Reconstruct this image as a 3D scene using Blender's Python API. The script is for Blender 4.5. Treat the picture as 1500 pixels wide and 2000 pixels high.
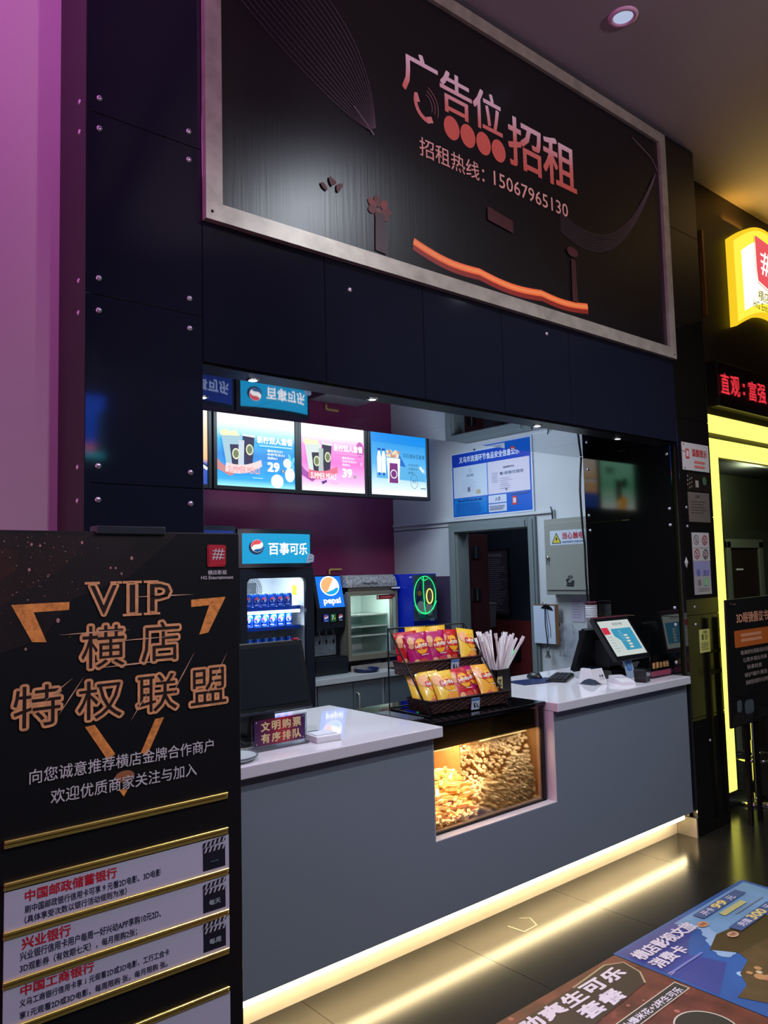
import bpy, bmesh, math, random
from mathutils import Vector, Matrix
random.seed(7)
SC = bpy.context.scene
COL = SC.collection
for o in list(bpy.data.objects):
    bpy.data.objects.remove(o)
PI = math.pi

# ------------------------------------------------------------------ camera, world, lights, exposure
F_PX = 1529.04
CR = [(0.76388952, -0.64487547, -0.02466646), (0.03168086, 0.07564877, -0.99663112), (0.64456895, 0.76053461, 0.07821751)]
cam = bpy.data.cameras.new('camera')
cam.sensor_fit = 'AUTO'
cam.sensor_width = 36.0
cam.lens = F_PX * 36.0 / 2000.0
cam.clip_start = 0.05
cam_o = bpy.data.objects.new('camera', cam)
COL.objects.link(cam_o)
r_, u_, b_ = Vector(CR[0]), -Vector(CR[1]), -Vector(CR[2])
M = Matrix(((r_.x, u_.x, b_.x, 0), (r_.y, u_.y, b_.y, 0), (r_.z, u_.z, b_.z, 1.65), (0, 0, 0, 1)))
cam_o.matrix_world = M
SC.camera = cam_o

SC.view_settings.view_transform = 'Standard'
SC.view_settings.look = 'None'
SC.view_settings.gamma = 1.0
SC.view_settings.use_curve_mapping = False
SC.view_settings.exposure = 0.0

wd = bpy.data.worlds.new('world')
SC.world = wd
wd.use_nodes = True
wd.node_tree.nodes['Background'].inputs[0].default_value = (0.26, 0.28, 0.50, 1)
wd.node_tree.nodes['Background'].inputs[1].default_value = 0.10


def light(name, kind, loc, power, color, size=0.2, size_y=None, target=None, spot=None, blend=0.6):
    d = bpy.data.lights.new(name, kind)
    d.energy = power
    d.color = color
    if kind == 'AREA':
        d.size = size
        if size_y:
            d.shape = 'RECTANGLE'
            d.size_y = size_y
    else:
        d.shadow_soft_size = size
    if kind == 'SPOT':
        d.spot_size = spot
        d.spot_blend = blend
    o = bpy.data.objects.new(name, d)
    COL.objects.link(o)
    o.location = loc
    if target is not None:
        o.rotation_euler = (Vector(target) - Vector(loc)).to_track_quat('-Z', 'Y').to_euler()
    return o


# hall lamps and one added billboard fill (the ceiling downlights are built with the ceiling)
light('magenta_stage_light', 'AREA', (-0.3, 1.55, 4.38), 32, (0.84, 0.20, 0.95), 0.5, 0.4, (0.4, 2.8, 3.3))
light('pink_side_light', 'AREA', (-3.2, 2.30, 1.9), 70, (1.0, 0.30, 0.60), 0.8, 0.4, (3.2, 2.58, 0.9))
light('added_billboard_fill', 'SPOT', (2.75, -3.6, 3.5), 520, (1.0, 0.84, 0.88), 0.12, target=(3.0, 2.5, 3.55), spot=0.80, blend=0.7)  # added fill behind the viewer to brighten the billboard, no known fixture
light('kiosk_ceiling_light', 'AREA', (3.3, 4.2, 2.95), 52, (0.70, 0.86, 1.0), 2.2, 0.9, (3.3, 4.2, 0.0))


# ------------------------------------------------------------------ materials
def lin(c):
    return tuple(((v / 255.0) / 12.92 if v / 255.0 <= 0.04045 else ((v / 255.0 + 0.055) / 1.055) ** 2.4) for v in c)


def mat(name, color, rough=0.5, metal=0.0, spec=0.5, emit=0.0, noise=0.0, nscale=8.0, bump=0.0, bscale=60.0, ior=None, coat=0.0, stretch=None):
    m = bpy.data.materials.new(name)
    m.use_nodes = True
    nt = m.node_tree
    p = nt.nodes['Principled BSDF']
    c = lin(color) + (1.0,)
    p.inputs['Base Color'].default_value = c
    p.inputs['Roughness'].default_value = rough
    p.inputs['Metallic'].default_value = metal
    p.inputs['Specular IOR Level'].default_value = spec
    if ior:
        p.inputs['IOR'].default_value = ior
    if coat:
        p.inputs['Coat Weight'].default_value = coat
        p.inputs['Coat Roughness'].default_value = 0.05
    if emit:
        p.inputs['Emission Color'].default_value = c
        p.inputs['Emission Strength'].default_value = emit
        p.inputs['Base Color'].default_value = (0.02, 0.02, 0.02, 1)
        p.inputs['Specular IOR Level'].default_value = 0.1
    if noise or bump:
        tc = nt.nodes.new('ShaderNodeTexCoord')
        mp = nt.nodes.new('ShaderNodeMapping')
        nt.links.new(tc.outputs['Object'], mp.inputs[0])
        if stretch:
            mp.inputs['Scale'].default_value = stretch
    if noise:
        n = nt.nodes.new('ShaderNodeTexNoise')
        n.inputs['Scale'].default_value = nscale
        n.inputs['Detail'].default_value = 4
        nt.links.new(mp.outputs[0], n.inputs['Vector'])
        mr = nt.nodes.new('ShaderNodeMapRange')
        mr.inputs[1].default_value = 0.3
        mr.inputs[2].default_value = 0.7
        mr.inputs[3].default_value = 1 - noise
        mr.inputs[4].default_value = 1 + noise
        nt.links.new(n.outputs['Fac'], mr.inputs[0])
        mx = nt.nodes.new('ShaderNodeVectorMath')
        mx.operation = 'SCALE'
        mx.inputs[0].default_value = c[:3]
        nt.links.new(mr.outputs[0], mx.inputs['Scale'])
        nt.links.new(mx.outputs[0], p.inputs['Emission Color' if emit else 'Base Color'])
    if bump:
        n2 = nt.nodes.new('ShaderNodeTexNoise')
        n2.inputs['Scale'].default_value = bscale
        n2.inputs['Detail'].default_value = 3
        nt.links.new(mp.outputs[0], n2.inputs['Vector'])
        bp = nt.nodes.new('ShaderNodeBump')
        bp.inputs['Strength'].default_value = bump
        bp.inputs['Distance'].default_value = 0.004
        nt.links.new(n2.outputs['Fac'], bp.inputs['Height'])
        nt.links.new(bp.outputs[0], p.inputs['Normal'])
    return m


def ramp_mat(name, axis, lo, hi, stops, rough=0.5, emit=0.0):
    """a colour gradient along one object axis"""
    m = bpy.data.materials.new(name)
    m.use_nodes = True
    nt = m.node_tree
    p = nt.nodes['Principled BSDF']
    tc = nt.nodes.new('ShaderNodeTexCoord')
    sp = nt.nodes.new('ShaderNodeSeparateXYZ')
    nt.links.new(tc.outputs['Object'], sp.inputs[0])
    mr = nt.nodes.new('ShaderNodeMapRange')
    mr.inputs[1].default_value = lo
    mr.inputs[2].default_value = hi
    nt.links.new(sp.outputs['XYZ'.index(axis)], mr.inputs[0])
    cr = nt.nodes.new('ShaderNodeValToRGB')
    e = cr.color_ramp.elements
    while len(e) < len(stops):
        e.new(0.5)
    for k, (pos, c) in enumerate(stops):
        e[k].position = pos
        e[k].color = lin(c) + (1,)
    nt.links.new(mr.outputs[0], cr.inputs[0])
    if emit:
        p.inputs['Base Color'].default_value = (0.02, 0.02, 0.02, 1)
        nt.links.new(cr.outputs[0], p.inputs['Emission Color'])
        p.inputs['Emission Strength'].default_value = emit
    else:
        nt.links.new(cr.outputs[0], p.inputs['Base Color'])
    p.inputs['Roughness'].default_value = rough
    return m


def glass_mat(name, tint=(255, 255, 255), refl=0.06, rough=0.02, haze=0.0, haze_c=(255, 255, 255)):
    m = bpy.data.materials.new(name)
    m.use_nodes = True
    nt = m.node_tree
    for n in list(nt.nodes):
        nt.nodes.remove(n)
    out = nt.nodes.new('ShaderNodeOutputMaterial')
    tr = nt.nodes.new('ShaderNodeBsdfTransparent')
    tr.inputs[0].default_value = lin(tint) + (1,)
    gl = nt.nodes.new('ShaderNodeBsdfGlossy')
    gl.inputs['Roughness'].default_value = rough
    lw = nt.nodes.new('ShaderNodeLayerWeight')
    lw.inputs[0].default_value = 0.25
    mr = nt.nodes.new('ShaderNodeMapRange')
    mr.inputs[3].default_value = refl
    mr.inputs[4].default_value = 0.8
    nt.links.new(lw.outputs['Fresnel'], mr.inputs[0])
    mx = nt.nodes.new('ShaderNodeMixShader')
    nt.links.new(mr.outputs[0], mx.inputs[0])
    nt.links.new(tr.outputs[0], mx.inputs[1])
    nt.links.new(gl.outputs[0], mx.inputs[2])
    last = mx
    if haze:
        df = nt.nodes.new('ShaderNodeBsdfDiffuse')
        df.inputs[0].default_value = lin(haze_c) + (1,)
        m2 = nt.nodes.new('ShaderNodeMixShader')
        m2.inputs[0].default_value = haze
        nt.links.new(mx.outputs[0], m2.inputs[1])
        nt.links.new(df.outputs[0], m2.inputs[2])
        last = m2
    nt.links.new(last.outputs[0], out.inputs[0])
    return m


K = {}


def c_(r, g, b, rough=0.5):
    k = ('p', r, g, b, rough)
    if k not in K:
        K[k] = mat('print_%d_%d_%d' % (r, g, b), (r, g, b), rough)
    return K[k]


def e_(r, g, b, s=1.0):
    k = ('e', r, g, b, s)
    if k not in K:
        K[k] = mat('lit_%d_%d_%d' % (r, g, b), (r, g, b), 0.5, emit=s)
    return K[k]


black_glass = mat('black_acrylic', (22, 25, 38), 0.07, spec=0.6, bump=0.02, bscale=3.0)
black_side = mat('black_acrylic_side', (8, 10, 10), 0.06, ior=2.0)
mirror_black = mat('mirror_ceiling_acrylic', (176, 178, 188), 0.025, metal=1.0)
black_matte = mat('black_matte', (14, 14, 17), 0.55)
black_plastic = mat('black_plastic', (16, 17, 20), 0.35)
black_metal = mat('black_metal', (14, 13, 13), 0.4, metal=0.3)
steel = mat('brushed_steel', (170, 162, 150), 0.38, metal=0.45, noise=0.18, nscale=14, stretch=(1, 1, 1))
chrome = mat('chrome', (205, 205, 205), 0.08, metal=1.0)
screw_m = mat('screw_head', (190, 190, 195), 0.35, metal=0.6)
gold = mat('gold_rail', (224, 190, 100), 0.28, metal=0.7)
white_top = mat('white_worktop', (222, 218, 222), 0.05, spec=0.75)
white_paint = mat('white_paint', (205, 208, 214), 0.6, noise=0.05, nscale=2.0)
white_plastic = mat('white_plastic', (220, 216, 218), 0.4)
grey_lam = mat('grey_laminate', (126, 134, 144), 0.5, noise=0.05, nscale=300, bump=0.05, bscale=400)
grey_dark = mat('grey_cabinet', (88, 98, 106), 0.5)
grey_frame = mat('grey_door_frame', (120, 130, 134), 0.5)
pink_wall = mat('plaster_wall', (204, 184, 186), 0.7, bump=0.05, bscale=90)
ceil_m = mat('ceiling_paint', (150, 142, 148), 0.75, noise=0.05, nscale=1.5)
maroon = mat('maroon_gloss_panel', (124, 46, 88), 0.22, spec=0.5)
hall_dark = mat('dark_portal_wall', (54, 58, 44), 0.5)
paper = c_(222, 218, 226, 0.6)
clear_glass = glass_mat('clear_glass', (255, 255, 255), 0.03)
warm_glass = glass_mat('warmer_glass', (236, 226, 210), 0.035)
acrylic = glass_mat('clear_acrylic', (225, 225, 230), 0.06)


# ------------------------------------------------------------------ mesh helpers
W = {}


def setp(o, label=None, cat=None, group=None, kind=None):
    if label:
        o['label'] = label
    if cat:
        o['category'] = cat
    if group:
        o['group'] = group
    if kind:
        o['kind'] = kind
    return o


def thing(name, label, cat, loc=(0, 0, 0), rz=0.0, group=None, rx=0.0):
    o = bpy.data.objects.new(name, None)
    o.empty_display_size = 0.1
    COL.objects.link(o)
    o.location = loc
    o.rotation_euler = (rx, 0, rz)
    W[o] = Matrix.Translation(Vector(loc)) @ Matrix.Rotation(rz, 4, 'Z') @ Matrix.Rotation(rx, 4, 'X')
    return setp(o, label, cat, group)


class MB:
    """collects faces in world (or local) coordinates, then links them as ONE mesh object"""

    def __init__(s):
        s.v, s.f, s.mi, s.mats, s.sm = [], [], [], [], []

    def mat(s, m):
        if m not in s.mats:
            s.mats.append(m)
        return s.mats.index(m)

    def add(s, vs, fs, m, smooth=False):
        b = len(s.v)
        k = s.mat(m)
        s.v += [tuple(p) for p in vs]
        for f in fs:
            s.f.append(tuple(b + i for i in f))
            s.mi.append(k)
            s.sm.append(smooth)
        return s

    def frombm(s, bm, m, smooth=False):
        bm.verts.index_update()
        s.add([v.co[:] for v in bm.verts], [[v.index for v in f.verts] for f in bm.faces], m, smooth)
        bm.free()
        return s

    def box(s, x0, x1, y0, y1, z0, z1, m, bev=0.0, T=None, seg=2):
        bm = bmesh.new()
        bmesh.ops.create_cube(bm, size=1.0)
        bmesh.ops.transform(bm, verts=bm.verts, matrix=Matrix.Translation(((x0 + x1) / 2, (y0 + y1) / 2, (z0 + z1) / 2)) @ Matrix.Diagonal((abs(x1 - x0), abs(y1 - y0), abs(z1 - z0), 1)))
        if bev:
            bmesh.ops.bevel(bm, geom=list(bm.edges), offset=bev, segments=seg, affect='EDGES', profile=0.5)
        if T is not None:
            bmesh.ops.transform(bm, verts=bm.verts, matrix=T)
        return s.frombm(bm, m)

    def hexa(s, p, m):
        """eight corners: four below (counter-clockwise seen from above), four above"""
        return s.add(p, [(3, 2, 1, 0), (4, 5, 6, 7), (0, 1, 5, 4), (1, 2, 6, 5), (2, 3, 7, 6), (3, 0, 4, 7)], m)

    def cyl(s, p0, p1, r0, m, r1=None, n=16, caps=True, smooth=True):
        p0, p1 = Vector(p0), Vector(p1)
        r1 = r0 if r1 is None else r1
        d = (p1 - p0).normalized()
        a = d.orthogonal().normalized()
        b = d.cross(a)
        vs = []
        for p, r in ((p0, r0), (p1, r1)):
            for i in range(n):
                t = 2 * PI * i / n
                vs.append(p + a * (r * math.cos(t)) + b * (r * math.sin(t)))
        s.add(vs, [(i, (i + 1) % n, n + (i + 1) % n, n + i) for i in range(n)], m, smooth)
        if caps:
            s.add(vs[:n], [tuple(range(n - 1, -1, -1))], m)
            s.add(vs[n:], [tuple(range(n))], m)
        return s

    def tube(s, pts, r, m, n=8, closed=False):
        pts = [Vector(p) for p in pts]
        k = len(pts)
        vs, up = [], None
        for i, p in enumerate(pts):
            if closed:
                d = (pts[(i + 1) % k] - pts[i - 1]).normalized()
            else:
                d = (pts[min(i + 1, k - 1)] - pts[max(i - 1, 0)]).normalized()
            if up is None:
                up = d.orthogonal().normalized()
            up = (up - d * up.dot(d))
            if up.length < 1e-6:
                up = d.orthogonal()
            up.normalize()
            b = d.cross(up)
            for j in range(n):
                t = 2 * PI * j / n
                vs.append(p + up * (r * math.cos(t)) + b * (r * math.sin(t)))
        fs = []
        for i in range(k if closed else k - 1):
            a0, a1 = i * n, ((i + 1) % k) * n
            for j in range(n):
                fs.append((a0 + j, a0 + (j + 1) % n, a1 + (j + 1) % n, a1 + j))
        s.add(vs, fs, m, True)
        if not closed:
            s.add(vs[:n], [tuple(range(n - 1, -1, -1))], m)
            s.add(vs[-n:], [tuple(range(n))], m)
        return s

    def lathe(s, prof, o, m, n=24, axis='Z'):
        vs = []
        for r, z in prof:
            for i in range(n):
                t = 2 * PI * i / n
                q = (r * math.cos(t), r * math.sin(t), z)
                if axis == 'X':
                    q = (q[2], q[0], q[1])
                elif axis == 'Y':
                    q = (q[0], q[2], q[1])
                vs.append((o[0] + q[0], o[1] + q[1], o[2] + q[2]))
        fs = []
        for k in range(len(prof) - 1):
            for i in range(n):
                fs.append((k * n + i, k * n + (i + 1) % n, (k + 1) * n + (i + 1) % n, (k + 1) * n + i))
        return s.add(vs, fs, m, True)

    def prism(s, poly, fr, depth, m, h=0.0):
        """outline in a frame, extruded back by depth from height h"""
        n = len(poly)
        vs = [fr(a, b, h) for a, b in poly] + [fr(a, b, h - depth) for a, b in poly]
        return s.add(vs, [tuple(range(n)), tuple(range(2 * n - 1, n - 1, -1))] + [(i, n + i, n + (i + 1) % n, (i + 1) % n) for i in range(n)], m)

    def build(s, name, parent=None, label=None, cat=None, group=None, kind=None, base=None):
        me = bpy.data.meshes.new(name)
        me.from_pydata(s.v, [], s.f)
        for m in s.mats:
            me.materials.append(m)
        me.polygons.foreach_set('material_index', s.mi)
        me.polygons.foreach_set('use_smooth', s.sm)
        o = bpy.data.objects.new(name, me)
        COL.objects.link(o)
        if parent is not None:
            pw = W[parent]
            if base:
                loc = pw.inverted() @ Vector(base)
                me.transform(Matrix.Translation(-loc) @ pw.inverted())
                o.location = loc
                W[o] = pw @ Matrix.Translation(loc)
            else:
                me.transform(pw.inverted())
                W[o] = pw.copy()
            o.parent = parent
        else:
            if base is None:
                xs, ys, zs = [p[0] for p in s.v], [p[1] for p in s.v], [p[2] for p in s.v]
                base = ((min(xs) + max(xs)) / 2, (min(ys) + max(ys)) / 2, min(zs))
                if kind == 'structure':
                    base = (0, 0, 0)
            me.transform(Matrix.Translation(-Vector(base)))
            o.location = base
            W[o] = Matrix.Translation(Vector(base))
        me.update()
        return setp(o, label, cat, group, kind)


def frame(o, u, v):
    o, u, v = Vector(o), Vector(u).normalized(), Vector(v).normalized()
    n = u.cross(v)
    return lambda a, b, h=0.0: o + u * a + v * b + n * h


def front(y):
    return frame((0, y, 0), (1, 0, 0), (0, 0, 1))


def wallx(x):
    """plane X = x seen from the -X side; a = -Y"""
    return frame((x, 0, 0), (0, -1, 0), (0, 0, 1))


def floorz(z):
    return frame((0, 0, z), (1, 0, 0), (0, 1, 0))


TXT = {}


def text_mesh(body, bold, res=2):
    k = (body, bold, res)
    if k not in TXT:
        c = bpy.data.curves.new('lettering', 'FONT')
        c.body = body
        c.resolution_u = res
        c.offset = bold
        o = bpy.data.objects.new('lettering', c)
        me = bpy.data.meshes.new_from_object(o)
        vs = [(v.co.x, v.co.y) for v in me.vertices]
        fs = [tuple(p.vertices) for p in me.polygons]
        bpy.data.objects.remove(o)
        bpy.data.curves.remove(c)
        bpy.data.meshes.remove(me)
        TXT[k] = (vs, fs)
    return TXT[k]


class G(MB):
    """thin printed or cut-out layers on a surface, each a hair above the one before"""

    def __init__(s, fr, h=0.0012, step=0.0004, warp=None):
        MB.__init__(s)
        s.fr, s.h, s.step, s.warp = fr, h, step, warp

    def P(s, a, b):
        w = s.warp(a, b) if s.warp else 0.0
        return s.fr(a, b, s.h + w)

    def poly(s, pts, m):
        s.add([s.P(a, b) for a, b in pts], [tuple(range(len(pts)))], m)
        s.h += s.step
        return s

    def rect(s, x0, y0, x1, y1, m):
        return s.poly([(x0, y0), (x1, y0), (x1, y1), (x0, y1)], m)

    def rrect(s, x0, y0, x1, y1, r, m):
        pts = []
        for cx, cy, t0 in ((x1 - r, y0 + r, -90), (x1 - r, y1 - r, 0), (x0 + r, y1 - r, 90), (x0 + r, y0 + r, 180)):
            for k in range(5):
                t = math.radians(t0 + k * 22.5)
                pts.append((cx + r * math.cos(t), cy + r * math.sin(t)))
        return s.poly(pts, m)

    def disc(s, cx, cy, rx, m, ry=None, n=28, rings=1, rot=0.0):
        ry = rx if ry is None else ry
        cr, sr = math.cos(rot), math.sin(rot)

        def q(f, t):
            a, b = rx * f * math.cos(t), ry * f * math.sin(t)
            return s.P(cx + a * cr - b * sr, cy + a * sr + b * cr)
        if rings == 1:
            s.add([q(1, 2 * PI * i / n) for i in range(n)], [tuple(range(n))], m)
        else:
            vs = [q(0, 0)]
            for k in range(1, rings + 1):
                vs += [q(k / rings, 2 * PI * i / n) for i in range(n)]
            fs = [(0, 1 + i, 1 + (i + 1) % n) for i in range(n)]
            for k in range(rings - 1):
                a, b = 1 + k * n, 1 + (k + 1) * n
                fs += [(a + i, b + i, b + (i + 1) % n, a + (i + 1) % n) for i in range(n)]
            s.add(vs, fs, m)
        s.h += s.step
        return s

    def ring(s, cx, cy, r, w, m, ry=None, n=32, t0=0.0, t1=360.0):
        ry = r if ry is None else ry
        vs = []
        k = n + 1
        for rr in (0, 1):
            for i in range(k):
                t = math.radians(t0 + (t1 - t0) * i / n)
                vs.append(s.P(cx + (r - w * rr) * math.cos(t), cy + (ry - w * rr) * math.sin(t)))
        s.add(vs, [(i, i + 1, k + i + 1, k + i) for i in range(n)], m)
        s.h += s.step
        return s

    def line(s, pts, w, m):
        vs = []
        n = len(pts)
        for i in range(n):
            a = Vector(pts[max(i - 1, 0)])
            b = Vector(pts[min(i + 1, n - 1)])
            d = (b - a).normalized()
            q = Vector((-d.y, d.x)) * (w / 2)
            p = Vector(pts[i])
            vs += [s.P(*(p + q)), s.P(*(p - q))]
        s.add(vs, [(2 * i + 1, 2 * i + 3, 2 * i + 2, 2 * i) for i in range(n - 1)], m)
        s.h += s.step
        return s

    def text(s, body, box, m, bold=0.0, keep=False, slant=0.0, res=2, ways=4):
        """lettering fitted to a box; bold strokes are made from shifted copies"""
        vs, fs = text_mesh(body, 0.0, res)
        xs, ys = [p[0] for p in vs], [p[1] for p in vs]
        x0, x1, y0, y1 = min(xs) - bold, max(xs) + bold, min(ys) - bold, max(ys) + bold
        sx, sy = (box[2] - box[0]) / (x1 - x0), (box[3] - box[1]) / (y1 - y0)
        ox, oy = box[0], box[1]
        if keep:
            k = min(sx, sy)
            ox += (box[2] - box[0] - k * (x1 - x0)) / 2
            oy += (box[3] - box[1] - k * (y1 - y0)) / 2
            sx = sy = k
        h0 = s.h
        shifts = [(0.0, 0.0)]
        if bold > 0:
            n = ways
            shifts = [(bold * math.cos(2 * PI * (q + .5) / n) * (1.414 if n == 4 else 1.0), bold * math.sin(2 * PI * (q + .5) / n) * (1.414 if n == 4 else 1.0)) for q in range(n)]
        for dx, dy in shifts:
            out = []
            for px, py in vs:
                b = oy + (py + dy - y0) * sy
                a = ox + (px + dx - x0) * sx + slant * (b - oy)
                out.append(s.P(a, b))
            s.add(out, fs, m)
            s.h += 0.00005
        s.h = h0
        return s

    def bars(s, x0, y0, x1, y1, n, m, fill=0.5, jag=0.25):
        """small print: lines too fine to read, as short dashes"""
        rnd = random.Random(int((x0 * 7 + y0 * 13) * 1000))
        st = (y1 - y0) / n
        for k in range(n):
            yb = y1 - (k + 1) * st + st * (1 - fill) / 2
            xe = x1 - (x1 - x0) * jag * rnd.random()
            s.add([s.P(x0, yb), s.P(xe, yb), s.P(xe, yb + st * fill), s.P(x0, yb + st * fill)], [(0, 1, 2, 3)], m)
        s.h += s.step
        return s


def blend_copy(root, loc=None, rz=None, label=None, rot=None):
    """a copy of a thing with copies of its parts and sub-parts; mesh data is shared"""
    r = root.copy()
    COL.objects.link(r)
    if loc is not None:
        r.location = loc
    if rot is not None:
        r.rotation_euler = rot
    elif rz is not None:
        r.rotation_euler = (0, 0, rz)
    if label:
        r['label'] = label
    for ch in list(root.children):
        c = ch.copy()
        COL.objects.link(c)
        c.parent = r
        for g in list(ch.children):
            d = g.copy()
            COL.objects.link(d)
            d.parent = c
    return r


def resize(o, k, loc):
    o.scale = (k, k, k)
    o.location = loc


def cola_ball(g, cx, cy, r, red, white, blue, rim=None, rot=0.0, rings=1, wavy=True):
    """round soft drink emblem: red top, white wave, blue bottom"""
    if rim:
        g.disc(cx, cy, r * 1.12, rim, rings=rings)
    g.disc(cx, cy, r, white, rings=rings)
    for sgn, m in ((1, red), (-1, blue)):
        pts = []
        n = 14
        a0, a1 = (12, 172) if sgn > 0 else (200, 335)
        for i in range(n + 1):
            t = math.radians(a0 + (a1 - a0) * i / n)
            pts.append((r * 0.97 * math.cos(t), r * 0.97 * math.sin(t)))
        p, q = pts[-1], pts[0]
        for i in range(1, 8):
            f = i / 8
            pts.append((p[0] + (q[0] - p[0]) * f, p[1] + (q[1] - p[1]) * f + math.sin(f * 2 * PI) * r * (0.16 if sgn > 0 else -0.12) + (0.10 * r if sgn > 0 else -0.14 * r) * math.sin(f * PI)))
        cr, sr = math.cos(rot), math.sin(rot)
        g.poly([(cx + a * cr - b * sr, cy + a * sr + b * cr) for a, b in pts], m)


# ------------------------------------------------------------------ room shell
YF, HC, XR = 2.538, 4.48, 4.60
b = MB()
TS = 0.777
tile_m = mat('black_floor_tile', (34, 33, 29), 0.20, spec=0.55, noise=0.15, nscale=3.0)
grout = mat('floor_grout', (44, 42, 36), 0.8)
b.box(-5, 9.2, -5, 6.8, -0.06, -0.004, grout)
ix0, iy0 = 2.555 - 10 * TS, 2.67 - 10 * TS
for i in range(19):
    for j in range(15):
        x, y = ix0 + i * TS, iy0 + j * TS
        if x > 9 or y > 6.6:
            continue
        b.add([(x + .001, y + .001, 0), (x + TS - .001, y + .001, 0), (x + TS - .001, y + TS - .001, 0), (x + .001, y + TS - .001, 0)], [(0, 1, 2, 3)], tile_m)
b.build('floor', label='glossy black tiled floor of the cinema lobby', cat='floor', kind='structure')

b = MB()
b.box(-5, 9.2, -5, 3.0, HC, HC + 0.1, ceil_m)
b.build('ceiling', label='plain painted lobby ceiling above the kiosk', cat='ceiling', kind='structure')

b = MB()
b.box(-5, 0.886, 2.80, 2.86, 0, HC, pink_wall)
b.build('wall_left', label='plain plaster wall glowing purple beside the black pillar', cat='wall', kind='structure')


def panel_wall(name, x0, x1, zs, label, cat, screws, depth=0.02, xs=None, m=None):
    b = MB()
    xs = xs or [x0, x1]
    for i in range(len(xs) - 1):
        for j in range(len(zs) - 1):
            b.box(xs[i] + .0012, xs[i + 1] - .0012, YF, YF + depth, zs[j] + .0012, zs[j + 1] - .0012, m or black_glass, 0.001, seg=1)
    b.box(xs[0] + .002, xs[-1] - .002, YF + depth * 0.4, YF + depth * 1.5, zs[0], zs[-1], black_matte)
    o = b.build(name, label=label, cat=cat, kind='structure')
    for (sx, sz) in screws:
        s = MB()
        s.lathe([(0.0, -0.006), (0.006, -0.0055), (0.0095, -0.003), (0.010, 0.0)], (sx, YF, sz), screw_m, 14, 'Y')
        s.add([(sx - .006, YF - .0062, sz - .001), (sx + .006, YF - .0062, sz - .001), (sx + .006, YF - .0062, sz + .001), (sx - .006, YF - .0062, sz + .001)], [(0, 1, 2, 3)], black_metal)
        s.build('screw', o)
    return o


ls = [(x, z) for z in (3.282, 3.175, 2.654, 2.544, 2.023, 1.912) for x in (0.931, 1.258)]
panel_wall('wall_pillar_left', 0.886, 1.31, [0, 0.71, 1.34, 1.967, 2.598, 3.228, 3.86, HC], 'tall black glossy panelled pillar at the left of the counter opening', 'pillar', ls)
panel_wall('wall_front', 1.31, 4.60, [2.432, HC], 'black glossy panelled fascia over the counter opening', 'wall', [(1.992, 2.848), (3.317, 2.899)], xs=[1.31, 1.862, 2.415, 2.956, 3.505, 4.06, 4.60])
panel_wall('wall_pillar_right', 4.60, 5.01, [0, 0.71, 1.34, 1.967, 2.598, 3.228, 3.86, HC], 'black panelled pillar between the counter and the yellow lit entrance', 'pillar',
           [(4.665, 2.02), (4.665, 1.90), (4.70, 1.39), (4.70, 1.28), (4.80, 0.55)], m=mat('black_pillar_acrylic', (20, 18, 16), 0.05, ior=1.7))
b = MB()
b.box(0.886, 0.906, YF + .002, 2.80, 0, HC, mat('brown_black_side', (30, 17, 24), 0.45))
o = b.build('trim_1', label='dark brown narrow side of the black pillar next to the purple wall', cat='trim', kind='structure')
for z in (3.282, 3.175, 2.654, 2.544, 2.023, 1.912):
    s = MB()
    s.lathe([(0.0, -0.005), (0.008, -0.003), (0.009, 0.0)], (0.886, 2.60, z), screw_m, 12, 'X')
    s.build('screw', o)
b = MB()
b.box(4.99, 5.01, YF + .03, 2.76, 0, HC, black_matte)
b.build('trim_2', label='black return of the pillar beside the entrance', cat='trim', kind='structure')

# mirror strip under the fascia
b = MB()
xs = [1.0, 1.862, 2.415, 2.956, 3.505, 4.06, 4.60]
for i in range(6):
    b.box(xs[i] + .001, xs[i + 1] - .001, YF + .012, 3.295, 2.432, 2.444, mirror_black)
b.box(1.0, 4.60, YF + .04, 3.29, 2.446, 2.50, black_matte)
b.box(1.32, 4.585, YF + .022, 2.680, 2.4255, 2.4318, black_plastic)
o = b.build('ceiling_mirror_strip', label='glossy dark mirror strip under the fascia reflecting the kiosk', cat='ceiling', kind='structure')
for (x, y, zl, e) in ((1.58, 2.645, 2.4255, 8.0), (1.57, 3.05, 2.432, 6.0), (2.19, 2.645, 2.4255, 1.5), (3.34, 2.645, 2.4255, 6.0), (4.10, 2.645, 2.4255, 2.0)):
    s = MB()
    s.lathe([(0.0, -0.004), (0.021, -0.004), (0.026, -0.002), (0.028, 0.0)], (x, y, zl), chrome, 16)
    s.lathe([(0.0, -0.0052), (0.017, -0.005)], (x, y, zl), e_(255, 255, 255, e), 14)
    s.build('spot_lamp', o)
    light('spot_lamp_light', 'SPOT', (x, y, zl - .012), 2.2 * e, (0.82, 0.92, 1.0), 0.02, spot=2.3, target=(x, y + .25, 0.9))

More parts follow.
